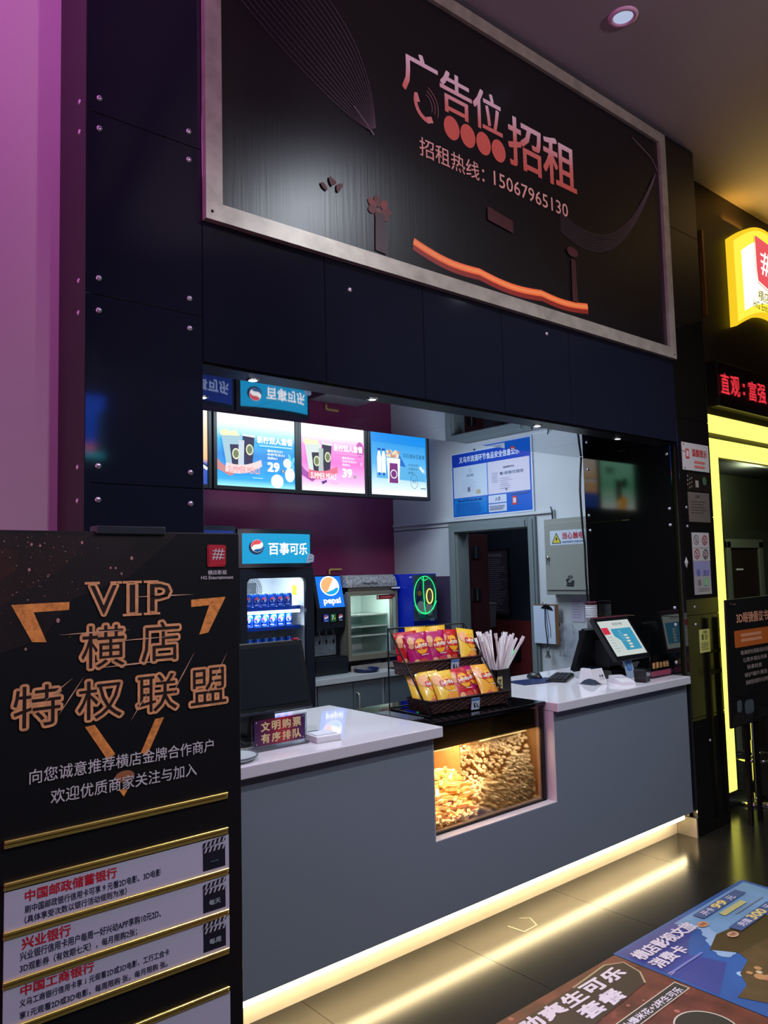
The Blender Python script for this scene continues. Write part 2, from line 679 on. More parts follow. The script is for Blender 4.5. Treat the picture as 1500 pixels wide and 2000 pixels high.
# kiosk interior
XW, YB = 5.0, 5.76
b = MB()
b.box(0.9, XW, YB, YB + .06, 0, 3.1, maroon)
b.build('wall_back', label='glossy maroon back wall behind the fridges', cat='wall', kind='structure')
b = MB()
D0, D1, DZ = 4.080, 4.918, 1.998
b.box(XW, XW + .14, 3.25, D0, 0, 3.1, white_paint)
b.box(XW, XW + .14, D1, YB, 0, 3.1, white_paint)
b.box(XW, XW + .14, D0, D1, DZ, 3.1, white_paint)
b.box(XW - .004, XW, D1 + 0.075, YB, 2.050, 2.057, mat('wall_crack', (60, 60, 66), 0.8))
b.build('wall_right', label='white painted side wall of the kiosk with a doorway', cat='wall', kind='structure')
b = MB()
for j, (z0, z1) in enumerate(((0, 0.71), (0.71, 1.335), (1.335, 1.965), (1.965, 2.432))):
    b.box(4.588, 4.600, 2.585, 3.245, z0 + .001, z1 - .001, black_side, 0.001, seg=1)
b.box(4.600, XW, 3.225, 3.245, 0, 3.1, black_matte)
o = b.build('wall_side_panel', label='black glossy panels lining the right end of the counter', cat='wall', kind='structure')
for (y, z) in ((3.207, 2.335), (3.215, 2.016), (3.210, 1.912), (3.205, 1.393), (3.210, 1.288), (2.61, 2.365), (2.61, 2.016), (2.61, 1.912), (2.61, 1.390), (2.61, 1.284), (2.62, 1.05)):
    s = MB()
    s.lathe([(0.0, -0.006), (0.006, -0.0055), (0.0095, -0.003), (0.010, 0.0)], (4.588, y, z), screw_m, 14, 'X')
    s.build('screw', o)
b = MB()
b.box(0.9, XW + .14, 3.31, YB + .06, 3.1, 3.16, white_paint)
b.build('ceiling_kiosk', label='white ceiling inside the kiosk', cat='ceiling', kind='structure')
b = MB()
b.box(0.87, 0.90, 2.87, YB + .06, 0, 3.1, mat('dark_maroon_paint', (40, 22, 32), 0.6))
b.build('wall_kiosk_left', label='hidden left wall of the kiosk', cat='wall', kind='structure')
b = MB()
b.box(0.9, XW, 3.30, 3.31, 2.50, 3.1, black_matte)
b.build('wall_kiosk_front', label='back of the fascia inside the kiosk', cat='wall', kind='structure')

# doorway and the room behind it
o = thing('door_1', 'grey framed doorway in the white wall opening on a dark room', 'doorway', (XW, 4.5, 0))
o['kind'] = 'structure'
b = MB()
for (y0, y1, z0, z1) in ((4.003, D0, 0, 2.080), (D1, 4.984, 0, 2.080), (D0, D1, DZ, 2.080)):
    b.box(XW - .027, XW, y0, y1, z0, z1, grey_frame, 0.004, seg=1)
    b.box(XW - .037, XW - .022, y0 + .020, y1 - .020, z0, z1 - .020, grey_frame, 0.003, seg=1)
b.box(XW, XW + .14, D0 - .001, D0 + .02, 0, DZ, grey_frame)
b.box(XW, XW + .14, D1 - .02, D1 + .001, 0, DZ, grey_frame)
b.build('door_frame', o)
b = MB()
leaf_m = mat('dark_red_door', (62, 30, 34), 0.45, noise=0.1, nscale=5)
b.box(5.16, 5.425, 4.925, 4.965, 0.02, 1.985, leaf_m, 0.003, seg=1)
lf = b.build('door_leaf', o)
for z in (1.82, 1.44):
    s = MB()
    s.box(5.205, 5.25, 4.916, 4.925, z - .055, z + .055, chrome)
    s.box(5.26, 5.305, 4.918, 4.925, z - .055, z + .055, chrome)
    s.cyl((5.255, 4.914, z - .055), (5.255, 4.914, z + .055), 0.0065, chrome)
    s.build('hinge', lf)
b = MB()
b.box(6.09, 6.15, 3.60, 6.6, 1.15, 3.1, mat('navy_wall', (30, 36, 52), 0.6))
b.box(6.075, 6.15, 3.60, 6.6, 0, 1.15, mat('red_wainscot', (118, 40, 40), 0.55))
b.box(5.14, 6.15, 6.5, 6.6, 0, 3.1, mat('navy_wall_b', (26, 31, 44), 0.6))
b.box(5.14, 6.15, 3.57, 3.63, 0, 3.1, mat('navy_wall_c', (26, 31, 44), 0.6))
b.box(5.14, 6.15, 3.60, 6.6, 3.1, 3.15, black_matte)
b.build('wall_inner_room', label='dark navy wall over a red wainscot in the room behind the doorway', cat='wall', kind='structure')
light('inner_room_light', 'POINT', (5.6, 4.4, 2.8), 13, (0.8, 0.85, 1.0), 0.1)

# entrance portal to the right
EY = 2.73
b = MB()
b.box(5.01, 8.6, EY, EY + .06, 2.42, HC, mat('brown_black_fascia', (34, 24, 20), 0.5, noise=0.1, nscale=2))
b.build('wall_entrance', label='dark brown wall over the cinema entrance', cat='wall', kind='structure')
b = MB()
b.box(5.42, 8.6, 3.36, 3.42, 0, 2.5, hall_dark)
b.box(5.36, 5.42, EY + .06, 3.42, 0, 2.5, hall_dark)
b.box(5.42, 8.6, EY + .06, 3.42, 2.46, 2.5, black_matte)
o = b.build('wall_entrance_corridor', label='dim green grey corridor wall inside the entrance', cat='wall', kind='structure')
b = MB()
fm = mat('grey_corridor_frame', (98, 104, 88), 0.5)
for (x0, x1, z0, z1) in ((6.80, 6.87, 0.0, 1.86), (7.42, 7.50, 0.0, 1.86), (6.80, 7.50, 1.80, 1.88)):
    b.box(x0, x1, 3.335, 3.36, z0, z1, fm, 0.004, seg=1)
b.box(6.87, 7.42, 3.352, 3.36, 0.0, 1.80, mat('dark_door', (36, 26, 20), 0.4))
b.box(6.98, 7.10, 3.345, 3.352, 1.60, 1.615, white_plastic)
b.build('door_2', label='dark door with a grey frame inside the entrance corridor', cat='door', kind='structure')
b = MB()
b.box(8.6, 8.66, -5, 6.2, 0, HC, black_matte)
b.build('wall_right_far', label='dark far wall of the lobby', cat='wall', kind='structure')

# ------------------------------------------------------------------ ceiling downlights
for k, (x, y, e, pw, lab) in enumerate(((3.46, 2.08, 0.75, 3, 'round white ceiling downlight with a pink rim above the billboard'),
                                        (3.22, 0.40, 150.0, 320, 'bright ceiling downlight behind the viewer, mirrored in the billboard'),
                                        (1.3, -0.9, 6.0, 250, 'ceiling downlight behind the viewer on the left side'),
                                        (5.6, -0.2, 4.0, 110, 'ceiling downlight in the lobby near the entrance'))):
    t = thing('ceiling_downlight', lab, 'downlight', (x, y, HC))
    b = MB()
    b.lathe([(0.050, -0.004), (0.056, -0.012), (0.072, -0.010), (0.076, 0.0)], (x, y, HC), c_(216, 170, 200, 0.4), 28)
    b.build('rim', t)
    b = MB()
    b.lathe([(0.0, -0.0035), (0.030, -0.005), (0.051, -0.0035)], (x, y, HC), e_(198, 212, 246, e), 24)
    b.build('diffuser', t)
    if k:
        light('downlight_lamp', 'SPOT', (x, y, HC - 0.03), pw, (0.84, 0.91, 1.0), 0.07, spot=2.5, target=(x, y, 0))

# ------------------------------------------------------------------ billboard
t = thing('billboard', 'large black advertising board in a steel frame over the counter', 'billboard', (2.95, YF, 2.96))
b = MB()
panel_m = mat('billboard_vinyl', (12, 9, 14), 0.32, spec=0.7, bump=0.10, bscale=45, stretch=(1.6, 1, 0.05))
b.box(1.36, 4.56, 2.526, YF, 3.0, 4.42, panel_m)
b.build('panel', t)
X0, X1, Z0, Z1, FW = 1.31, 4.592, 2.959, 4.44, 0.068
f = front(2.506)
b = MB()
for q in ([(X0, Z0), (X1, Z0), (X1 - FW, Z0 + FW), (X0 + FW, Z0 + FW)], [(X0, Z1), (X0, Z0), (X0 + FW, Z0 + FW), (X0 + FW, Z1 - FW)],
          [(X1, Z0), (X1, Z1), (X1 - FW, Z1 - FW), (X1 - FW, Z0 + FW)], [(X1, Z1), (X0, Z1), (X0 + FW, Z1 - FW), (X1 - FW, Z1 - FW)]):
    b.prism(q, f, 0.030, steel)
b.build('frame', t)
for (x, z) in ((1.335, 2.99), (4.565, 2.985)):
    s = MB()
    s.lathe([(0.0, -0.003), (0.005, -0.002), (0.006, 0.0)], (x, 2.506, z), black_metal, 10, 'Y')
    s.build('screw', t)
f = front(2.526)
gt = ramp_mat('billboard_title_print', 'Z', 0.79, 1.10, [(0.0, (226, 104, 92)), (0.45, (234, 128, 118)), (0.8, (248, 204, 214)), (1.0, (250, 220, 230))], 0.5)
gt2 = ramp_mat('billboard_number_print', 'Z', 0.60, 0.72, [(0.0, (236, 160, 148)), (1.0, (246, 190, 176))], 0.5)
g = G(f)
g.text('广', (2.313, 3.862, 2.545, 4.075), gt, 0.012)
g.text('告', (2.556, 3.857, 2.778, 4.070), gt, 0.012)
g.text('位', (2.785, 3.860, 3.004, 4.072), gt, 0.012)
g.text('招', (3.045, 3.748, 3.318, 4.020), gt, 0.014)
g.text('租', (3.332, 3.748, 3.628, 4.022), gt, 0.014)
for k in range(4):
    g.disc(2.629 + k * 0.1124, 3.786, 0.0535, c_(232, 106, 94), ry=0.059)
g.text('招租热线：', (2.409, 3.576, 2.850, 3.668), gt2, 0.004)
g.text('15067965130', (2.920, 3.592, 3.532, 3.668), gt2, 0.004)
g.build('lettering', t)
g = G(f, 0.0016)
# telephone handset and ringing arcs
hs = []
for k in range(13):
    a = math.radians(158 + k * 9.5)
    hs.append((2.475 + 0.082 * math.cos(a), 3.840 + 0.078 * math.sin(a)))
g.line(hs, 0.022, c_(232, 132, 124))
g.poly([(2.386, 3.872), (2.406, 3.878), (2.422, 3.838), (2.398, 3.830)], c_(238, 150, 144))
g.poly([(2.458, 3.778), (2.468, 3.750), (2.505, 3.764), (2.492, 3.792)], c_(238, 150, 144))
for r in (0.060, 0.080, 0.100):
    g.ring(2.440, 3.835, r, 0.003, c_(130 + int(r * 700), 120, 128), t0=-20, t1=70)
g.build('telephone_emblem', t)
g = G(f, 0.0012)
oc = c_(255, 112, 56)
pts = []
for (xa, za, xb, zb, sag) in ((2.355, 3.150, 2.790, 3.110, 0.022), (2.790, 3.110, 3.270, 3.106, 0.020), (3.270, 3.106, 3.680, 3.118, 0.016)):
    for k in range(10):
        q = k / 10
        pts.append((xa + (xb - xa) * q, za + (zb - za) * q - sag * math.sin(PI * q)))
pts.append((3.680, 3.118))
for k, w in ((0.035, (64, 18, 18)), (0.026, (140, 36, 26))):
    g.line([(a, z - 0.012) for a, z in pts], 0.03 + k, c_(*w))
g.line(pts, 0.034, oc)
g.line(pts, 0.016, c_(255, 150, 84))
rd = c_(96, 38, 42)
rd2 = c_(124, 50, 50)
for k in range(7):
    a = k * 0.9
    g.disc(2.155 + 0.045 * math.cos(a), 3.245 + 0.032 * math.sin(a), 0.026, rd2 if k % 2 else rd, ry=0.018, rot=a)
g.poly([(2.125, 3.05), (2.190, 3.045), (2.185, 3.225), (2.130, 3.225)], c_(58, 28, 38))
for k in range(5):
    a = k * 1.25
    g.disc(1.90 + 0.045 * math.sin(k * 2.4), 3.27 + 0.018 * math.cos(k * 1.7), 0.020, c_(92, 46, 52), ry=0.011, rot=a)
g.poly([(2.858, 3.392), (3.05, 3.372), (3.05, 3.436), (2.858, 3.462)], c_(66, 22, 28))
g.poly([(3.53, 3.12), (3.58, 3.12), (3.575, 3.36), (3.535, 3.36)], c_(58, 26, 28))
g.disc(3.55, 3.40, 0.05, c_(74, 34, 34), ry=0.028)
wl = c_(104, 84, 98)
for k in range(16):
    q = k / 15
    A, B, C = (1.40 + .34 * q, 3.93 + .24 * q), (1.86 + .26 * q, 3.62 + .40 * q), (2.105 + .035 * q, 3.585 + .02 * q)
    pts = []
    for i in range(21):
        u = i / 20
        pts.append(tuple(A[n] * (1 - u) ** 2 + 2 * B[n] * u * (1 - u) + C[n] * u * u for n in (0, 1)))
    g.line(pts, 0.0022, wl)
    g.h -= g.step
g.line([(2.02, 3.66), (2.10, 3.60), (2.13, 3.57)], 0.006, c_(150, 130, 140))
for k in range(10):
    pts = []
    for i in range(17):
        u = i / 16
        pts.append((3.45 + u * 1.02, 3.60 - 0.012 * k + (0.55 + 0.01 * k) * u ** 2.2 - 0.10 * math.sin(PI * u)))
    g.line(pts, 0.0015, wl)
    g.h -= g.step
g.line([(4.22, 4.30), (4.43, 4.24), (4.505, 4.17)], 0.006, c_(120, 96, 100))
g.build('artwork', t)


# ------------------------------------------------------------------ menu light boxes
def menu_box(x0, x1, z0, z1, y, label, base, draw):
    t = thing('menu_light_box', label, 'light box', ((x0 + x1) / 2, y + 0.03, z0 - 0.03), group='menu light boxes over the counter')
    b = MB()
    fw = 0.030
    for (a, c, d, e) in ((x0 - fw, x0, z0 - fw, z1 + fw), (x1, x1 + fw, z0 - fw, z1 + fw), (x0, x1, z0 - fw, z0), (x0, x1, z1, z1 + fw)):
        b.box(a, c, y - 0.008, y + 0.06, d, e, black_plastic, 0.003, seg=1)
    b.build('frame', t)
    b = MB()
    b.box(x0, x1, y + 0.004, y + 0.05, z0, z1, base)
    b.build('screen', t)
    for q in (0.25, 0.75):
        s = MB()
        xx = x0 + (x1 - x0) * q
        s.cyl((xx, y + 0.03, z1 + fw), (xx, y + 0.03, 3.1), 0.006, black_metal, n=8)
        s.build('hanger', t)
    g = G(front(y + 0.004))
    draw(g, x0, z0, x1 - x0, z1 - z0)
    g.build('printed_picture', t)
    return t


def summer_meal(cup, ribbon, rib_txt, price, tcol, extra):
    def d(g, x, z, w, h):
        def X(a):
            return x + a * w

        def Z(a):
            return z + a * h
        extra(g, X, Z, w, h)
        # ribbon behind
        g.poly([(X(0.0), Z(.36)), (X(.05), Z(.30)), (X(.22), Z(.17)), (X(.16), Z(.13)), (X(0.0), Z(.22))], ribbon[1])
        # popcorn bucket and two dark cups
        rn = random.Random(3)
        for k in range(16):
            g.disc(X(.06 + .22 * rn.random()), Z(.64 + .075 * rn.random()), 0.021 * (0.7 + .6 * rn.random()), e_(255, 246, 196, 1.1), ry=0.020)
        g.poly([(X(.05), Z(.66)), (X(.30), Z(.68)), (X(.27), Z(.28)), (X(.11), Z(.27))], cup[0])
        g.poly([(X(.15), Z(.55)), (X(.28), Z(.56)), (X(.26), Z(.28)), (X(.18), Z(.27))], cup[1])
        g.poly([(X(.31), Z(.68)), (X(.46), Z(.67)), (X(.43), Z(.30)), (X(.33), Z(.29))], cup[1])
        g.poly([(X(.31), Z(.68)), (X(.46), Z(.67)), (X(.475), Z(.70)), (X(.30), Z(.71))], e_(240, 244, 244, 1.0))
        g.poly([(X(.26), Z(.62)), (X(.33), Z(.62)), (X(.32), Z(.28)), (X(.25), Z(.28))], cup[2])
        for cx, cz in ((.225, .43), (.395, .50)):
            g.disc(X(cx), Z(cz), .047 * w, e_(236, 240, 206, 1.0), ry=.075 * h)
            g.disc(X(cx), Z(cz), .033 * w, e_(126, 140, 96, 0.9), ry=.055 * h)
        # ribbon in front
        top = [(X(.10 + .44 * q / 8), Z(.305 - .05 * math.sin(PI * q / 8) + .07 * q / 8)) for q in range(9)]
        bot = [(X(.09 + .46 * q / 8), Z(.185 - .06 * math.sin(PI * q / 8) + .10 * q / 8)) for q in range(8, -1, -1)]
        g.poly(top + bot, ribbon[0])
        g.text('SUMMER MEALS', (X(.125), Z(.175), X(.52), Z(.265)), rib_txt, 0.02, slant=0.05)
        wt = e_(255, 255, 255, 1.15)
        g.text('新柠双人套餐', (X(.49), Z(.60), X(.96), Z(.705)), wt, 0.03)
        g.bars(X(.52), Z(.555), X(.95), Z(.585), 1, tcol, 0.6, 0)
        for k, (q, e) in enumerate((('爆米花大X1', .82), ('中杯可乐X1', .85), ('热狗X1', .75))):
            g.text(q, (X(.62), Z(.49 - .05 * k), X(e), Z(.528 - .05 * k)), wt, .015)
        g.text(price, (X(.62), Z(.22), X(.78), Z(.355)), wt, 0.04)
        g.disc(X(.825), Z(.24), .022 * w, cup[1])
        g.text('元', (X(.81), Z(.22), X(.84), Z(.26)), wt, 0.02)
        g.bars(X(.43), Z(.115), X(.56), Z(.13), 1, tcol, 0.7, 0)
    return d


def blue_extra(g, X, Z, w, h):
    wt = e_(250, 255, 255, 1.2)
    lb = e_(110, 220, 255, 1.0)
    for cx, cz, r in ((.76, .10, .082), (.93, .20, .088), (.90, .36, .058)):
        g.disc(X(cx), Z(cz), min(r, (1 - cx) - .005) * w if cx + r > .995 else r * w, wt, ry=r * h * 1.15)
    for a, cx, cz in ((.4, .93, .44), (-.3, .975, .40), (.3, .965, .33)):
        g.disc(X(cx), Z(cz), .018 * w, lb, ry=.055 * h, rot=a)


def pink_extra(g, X, Z, w, h):
    g.disc(X(.93), Z(.66), .065 * w, e_(206, 100, 190, 1.0), ry=.115 * h)
    g.disc(X(.95), Z(.44), .02 * w, e_(255, 190, 236, 1.0), ry=.03 * h)
    g.poly([(X(.30), Z(.14)), (X(.38), Z(.17)), (X(.39), Z(.14)), (X(.32), Z(.10))], e_(96, 60, 150, 0.9))


W_, C_ = (255, 255, 255), (0, 176, 236)
mb1 = ramp_mat('menu_blue_glow_print', 'Z', 0.03, 0.54, [(0.0, (150, 232, 255)), (0.10, (30, 160, 232)), (0.45, (0, 122, 206)), (0.66, (20, 164, 224)), (0.86, (206, 244, 255)), (1.0, (255, 255, 255))], 0.4, 1.25)  # blue print with backlight glow painted in: pale foot, white top
mb2 = ramp_mat('menu_pink_glow_print', 'Z', 0.03, 0.54, [(0.0, (255, 246, 252)), (0.16, (250, 184, 232)), (0.45, (238, 112, 202)), (0.7, (244, 140, 212)), (0.88, (255, 240, 252)), (1.0, (255, 255, 255))], 0.4, 1.2)  # pink print, both ends whitened to paint the backlight
mb3 = ramp_mat('menu_sky_glow_print', 'Z', 0.03, 0.54, [(0.0, (250, 255, 255)), (0.12, (196, 238, 255)), (0.35, (70, 170, 236)), (0.75, (24, 136, 216)), (1.0, (0, 136, 232))], 0.4, 1.15)  # white foot is backlight painted into the sky colour
mb0 = ramp_mat('menu_orange_glow_print', 'Z', 0.03, 0.54, [(0.0, (30, 70, 170)), (0.28, (40, 84, 190)), (0.36, (250, 190, 130)), (0.7, (255, 214, 170)), (1.0, (255, 244, 230))], 0.4, 1.1)  # orange over blue is print, the paling top is painted backlight


mbg = ramp_mat('menu_green_glow_print', 'Z', 0.03, 0.54, [(0.0, (250, 255, 250)), (0.16, (196, 236, 216)), (0.5, (110, 196, 150)), (1.0, (150, 224, 190))], 0.4, 1.3)  # green print, its pale foot painted as backlight


def mg(g, x, z, w, h):
    g.poly([(x + .36 * w, z + .58 * h), (x + .56 * w, z + .62 * h), (x + .55 * w, z + .02 * h), (x + .40 * w, z + .02 * h)], e_(70, 44, 50, 0.6))
    g.disc(x + .28 * w, z + .55 * h, .09 * w, e_(40, 84, 60, 0.6))
    g.disc(x + .34 * w, z + .14 * h, .115 * w, e_(255, 170, 30, 1.2))
    g.disc(x + .46 * w, z + .10 * h, .085 * w, e_(255, 206, 90, 1.2))
    g.text('鲜橙', (x + .58 * w, z + .70 * h, x + .84 * w, z + .86 * h), e_(40, 110, 80, 0.8), 0.02)


def m0(g, x, z, w, h):
    pts = [(x + w * q / 12, z + h * (.20 + .34 * (1 - ((q / 12 - .1) / .9) ** 2))) for q in range(13)]
    g.line(pts, 0.021, e_(255, 255, 255, 1.1))
    g.line([(a, c + .018) for a, c in pts], 0.009, e_(20, 26, 50, 0.7))
    g.text('缤纷套餐', (x + .25 * w, z + .70 * h, x + .75 * w, z + .82 * h), e_(255, 255, 255, 1.1), 0.03)


def m4(g, x, z, w, h):
    def X(a):
        return x + a * w

    def Z(a):
        return z + a * h
    g.poly([(X(.02), Z(.82)), (X(.98), Z(.80)), (X(.98), Z(.02)), (X(.02), Z(.02))], ramp_mat('menu_sky_inner', 'Z', 0.03, 0.46, [(0, (255, 255, 255)), (0.22, (206, 236, 252)), (0.6, (90, 180, 238)), (1, (48, 156, 230))], 0.4, 1.1))  # inner sky whitens downwards, the same painted backlight
    g.poly([(X(.10), Z(.52)), (X(.47), Z(.70)), (X(.62), Z(.46)), (X(.74), Z(.52)), (X(.98), Z(.36)), (X(.98), Z(.24)), (X(.10), Z(.26))], e_(96, 184, 238, 1.0))
    g.poly([(X(.47), Z(.70)), (X(.62), Z(.46)), (X(.52), Z(.47)), (X(.44), Z(.55))], e_(36, 110, 210, 1.0))
    g.poly([(X(.88), Z(.50)), (X(.96), Z(.42)), (X(.93), Z(.38)), (X(.86), Z(.46))], e_(226, 244, 250, 1.0))
    bt = e_(238, 250, 255, 1.15)
    for k in range(2):
        xx = .11 + k * .075
        g.poly([(X(xx), Z(.34)), (X(xx + .07), Z(.34)), (X(xx + .072), Z(.58)), (X(xx + .05), Z(.68)), (X(xx + .02), Z(.68)), (X(xx), Z(.58))], bt)
        g.rect(X(xx + .01), Z(.685), X(xx + .062), Z(.72), e_(26, 80, 180, 1.0))
        g.disc(X(xx + .035), Z(.32), .022 * w, e_(30, 90, 200, 1.0))
    rn = random.Random(5)
    for k in range(22):
        g.disc(X(.28 + .20 * rn.random()), Z(.60 + .085 * rn.random()), .0143, e_(250, 222, 190, 1.0) if k % 3 else e_(214, 150, 110, 1.0))
    g.poly([(X(.26), Z(.58)), (X(.50), Z(.58)), (X(.475), Z(.19)), (X(.285), Z(.19))], bt)
    g.poly([(X(.31), Z(.50)), (X(.45), Z(.50)), (X(.455), Z(.19)), (X(.30), Z(.19))], e_(132, 48, 134, 0.9))
    g.ring(X(.38), Z(.33), .038, .008, bt)
    dk = e_(14, 84, 130, 0.8)
    g.text('可乐爆米花套餐', (X(.55), Z(.60), X(.95), Z(.67)), dk, 0.0)
    for k, (q, e) in enumerate((('·可乐中杯*2', .86), ('·大爆米花*1', .84), ('·鱼蛋*1', .76))):
        g.text(q, (X(.63), Z(.475 - .062 * k), X(e), Z(.515 - .062 * k)), dk)
    g.ring(X(.745), Z(.235), .068 * w, .0035, dk, ry=.115 * h)
    g.text('45元', (X(.705), Z(.21), X(.785), Z(.26)), dk, 0.01)
    g.bars(X(.86), Z(.12), X(.96), Z(.14), 1, dk, 0.6, 0)


MY = 4.95
dkc = (e_(176, 214, 230, 0.95), e_(52, 40, 84, 0.9), e_(214, 226, 240, 0.95))
pkc = (e_(226, 240, 236, 1.0), e_(58, 46, 72, 0.9), e_(190, 204, 200, 1.0))
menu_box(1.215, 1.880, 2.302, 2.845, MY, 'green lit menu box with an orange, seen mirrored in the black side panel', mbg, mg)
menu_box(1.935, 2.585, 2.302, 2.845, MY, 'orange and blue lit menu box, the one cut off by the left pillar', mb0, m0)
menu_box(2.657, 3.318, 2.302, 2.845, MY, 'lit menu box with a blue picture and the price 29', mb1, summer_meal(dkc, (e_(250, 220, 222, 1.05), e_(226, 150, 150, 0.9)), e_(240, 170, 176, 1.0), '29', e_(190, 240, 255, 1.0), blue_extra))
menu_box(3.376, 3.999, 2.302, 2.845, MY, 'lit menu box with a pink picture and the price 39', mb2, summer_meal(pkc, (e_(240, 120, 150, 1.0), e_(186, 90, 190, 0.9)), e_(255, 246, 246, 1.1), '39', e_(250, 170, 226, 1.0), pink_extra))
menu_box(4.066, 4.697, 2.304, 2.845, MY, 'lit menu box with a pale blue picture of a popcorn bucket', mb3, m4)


# ------------------------------------------------------------------ drinks fridges
def fridge(name, x0, x1, y0, zt, label, lit):
    t = thing(name, label, 'fridge', ((x0 + x1) / 2, y0 + 0.3, 0))
    fb = mat(name + '_body', (18, 22, 34), 0.35)
    inn = e_(226, 238, 246, 0.85) if lit else c_(60, 70, 90)
    y1 = y0 + 0.56
    b = MB()
    zh = zt - 0.288
    b.box(x0, x0 + .035, y0, y1, 0.06, zh, fb)
    b.box(x1 - .035, x1, y0, y1, 0.06, zh, fb)
    b.box(x0, x1, y1 - .03, y1, 0.06, zh, fb)
    b.box(x0, x1, y0, y1, 0.06, 0.25, fb)
    b.box(x0, x1, y0, y1, zh - .03, zh, fb)
    b.box(x0 + .02, x1 - .02, y0 + .03, y1 - .03, 0.0, 0.06, black_matte)
    b.build('body', t)
    wi = mat(name + '_liner', (226, 232, 238), 0.4) if lit else mat(name + '_liner', (70, 80, 104), 0.5)
    b = MB()
    b.box(x0 + .036, x0 + .042, y0 + .03, y1 - .03, .25, zh - .03, wi)
    b.box(x1 - .042, x1 - .036, y0 + .03, y1 - .03, .25, zh - .03, wi)
    b.box(x0 + .036, x1 - .036, y1 - .045, y1 - .032, .25, zh - .03, wi)
    b.box(x0 + .036, x1 - .036, y0 + .03, y1 - .03, zh - .045, zh - .031, wi)
    b.build('liner', t)
    # door with a rounded window
    b = MB()
    gx0, gx1, gz0, gz1, r = x0 + .062, x1 - .072, 0.36, zh - .074, 0.045
    inner = []
    for cx, cz, t0 in ((gx1 - r, gz0 + r, -90), (gx1 - r, gz1 - r, 0), (gx0 + r, gz1 - r, 90), (gx0 + r, gz0 + r, 180)):
        for k in range(7):
            a = math.radians(t0 + k * 15)
            inner.append((cx + r * math.cos(a), cz + r * math.sin(a)))
    outer = []
    for k, (a, c) in enumerate(((x1, 0.12), (x1, zh - .005), (x0, zh - .005), (x0, 0.12))):
        outer += [(a, c)] * 7
    n = len(inner)
    fr = front(y0 - .032)
    vs = [fr(a, c, 0) for a, c in inner] + [fr(a, c, 0) for a, c in outer] + [fr(a, c, -.03) for a, c in inner] + [fr(a, c, -.03) for a, c in outer]
    fs = []
    for i in range(n):
        j = (i + 1) % n
        fs += [(i, n + i, n + j, j), (2 * n + j, 3 * n + j, 3 * n + i, 2 * n + i), (j, 2 * n + j, 2 * n + i, i), (n + i, 3 * n + i, 3 * n + j, n + j)]
    b.add(vs, fs, fb)
    d = b.build('door', t)
    b = MB()
    b.box(gx0 - .02, gx1 + .02, y0 - .014, y0 - .010, gz0 - .02, gz1 + .02, clear_glass)
    b.build('glass', d)
    # bulging lit header
    hz0, hz1 = zh + .034, zt - .034
    hc, hw = (x0 + x1) / 2, (x1 - x0) / 2

    def bul(a):
        return 0.055 * (1 - ((a - hc) / hw) ** 2)
    b = MB()
    n = 14
    for (za, zb, off, m) in ((zh + .004, zt, 0.0, fb),):
        ps = [(x0 + (x1 - x0) * i / n) for i in range(n + 1)]
        fv = [(p, y0 - .01 - bul(p) - off, za) for p in ps] + [(p, y0 - .01 - bul(p) - off, zb) for p in ps]
        b.add(fv, [(i, i + 1, n + 2 + i, n + 1 + i) for i in range(n)], m, True)
        bv = [(x0, y1, za), (x1, y1, za), (x0, y1, zb), (x1, y1, zb)]
        k = len(b.v)
        b.add(fv + bv, [tuple(range(n + 1, 2 * n + 2)) + (2 * n + 5, 2 * n + 4), tuple(range(n, -1, -1)) + (2 * n + 2, 2 * n + 3), (n + 1, 2 * n + 4, 2 * n + 2, 0), (n, 2 * n + 3, 2 * n + 5, 2 * n + 1), (2 * n + 2, 2 * n + 4, 2 * n + 5, 2 * n + 3)], m)
    h = b.build('header', t)
    fr = front(y0 - .01)
    g = G(fr, 0.002, 0.0006, warp=lambda a, c: bul(a))
    cy = e_(0, 158, 214, 1.0) if lit else c_(26, 44, 110, 0.35)
    cols = 16
    g.add([g.P(x0 + .03 + (x1 - x0 - .05) * i / cols, hz0) for i in range(cols + 1)] + [g.P(x0 + .03 + (x1 - x0 - .05) * i / cols, hz1) for i in range(cols + 1)],
          [(i, i + 1, cols + 2 + i, cols + 1 + i) for i in range(cols)], cy)
    g.h += .001
    wt = e_(255, 255, 255, 1.1) if lit else c_(150, 160, 190)
    dk = e_(16, 40, 90, 0.8) if lit else c_(16, 20, 40)
    xl = x0 + .085
    if lit:
        for k in range(20):
            a = 2 * PI * k / 20
            g.disc(xl + .048 + .050 * math.cos(a), (hz0 + hz1) / 2 + .008 + .046 * math.sin(a), .008, dk, n=8)
            g.h -= g.step
        g.disc(xl + .048, (hz0 + hz1) / 2 + .008, .049, dk, rings=2)
        cola_ball(g, xl + .054, (hz0 + hz1) / 2 + .018, .046, e_(232, 76, 92, 1.0), e_(255, 255, 255, 1.1), e_(0, 84, 150, 1.0), rot=0.5)
    g.text('百事可乐', (x0 + .225, hz0 + .062, x1 - .055, hz1 - .066), wt, 0.022, res=3)
    g.build('lettering', h)
    if lit:
        b = MB()
        fr2 = frame((x1 - .075, y0 - .055, hz0 + .005), (1, .35, 0), (.05, 0, 1))
        b.prism([(-.012, -.006), (.085, .004), (.092, .05), (.07, .062), (.02, .066), (.008, .05)], fr2, .002, c_(150, 158, 178))
        s = b.build('paper_note', h)
        b = MB()
        b.add([fr2(*q, .001) for q in ((.02, .02), (.07, .024), (.07, .028), (.02, .024))], [(0, 1, 2, 3)], c_(60, 70, 110))
        b.add([fr2(*q, .001) for q in ((.03, .045), (.066, .044), (.066, .048), (.03, .048))], [(0, 1, 2, 3)], c_(60, 70, 110))
        b.build('scribble', s)
    return t


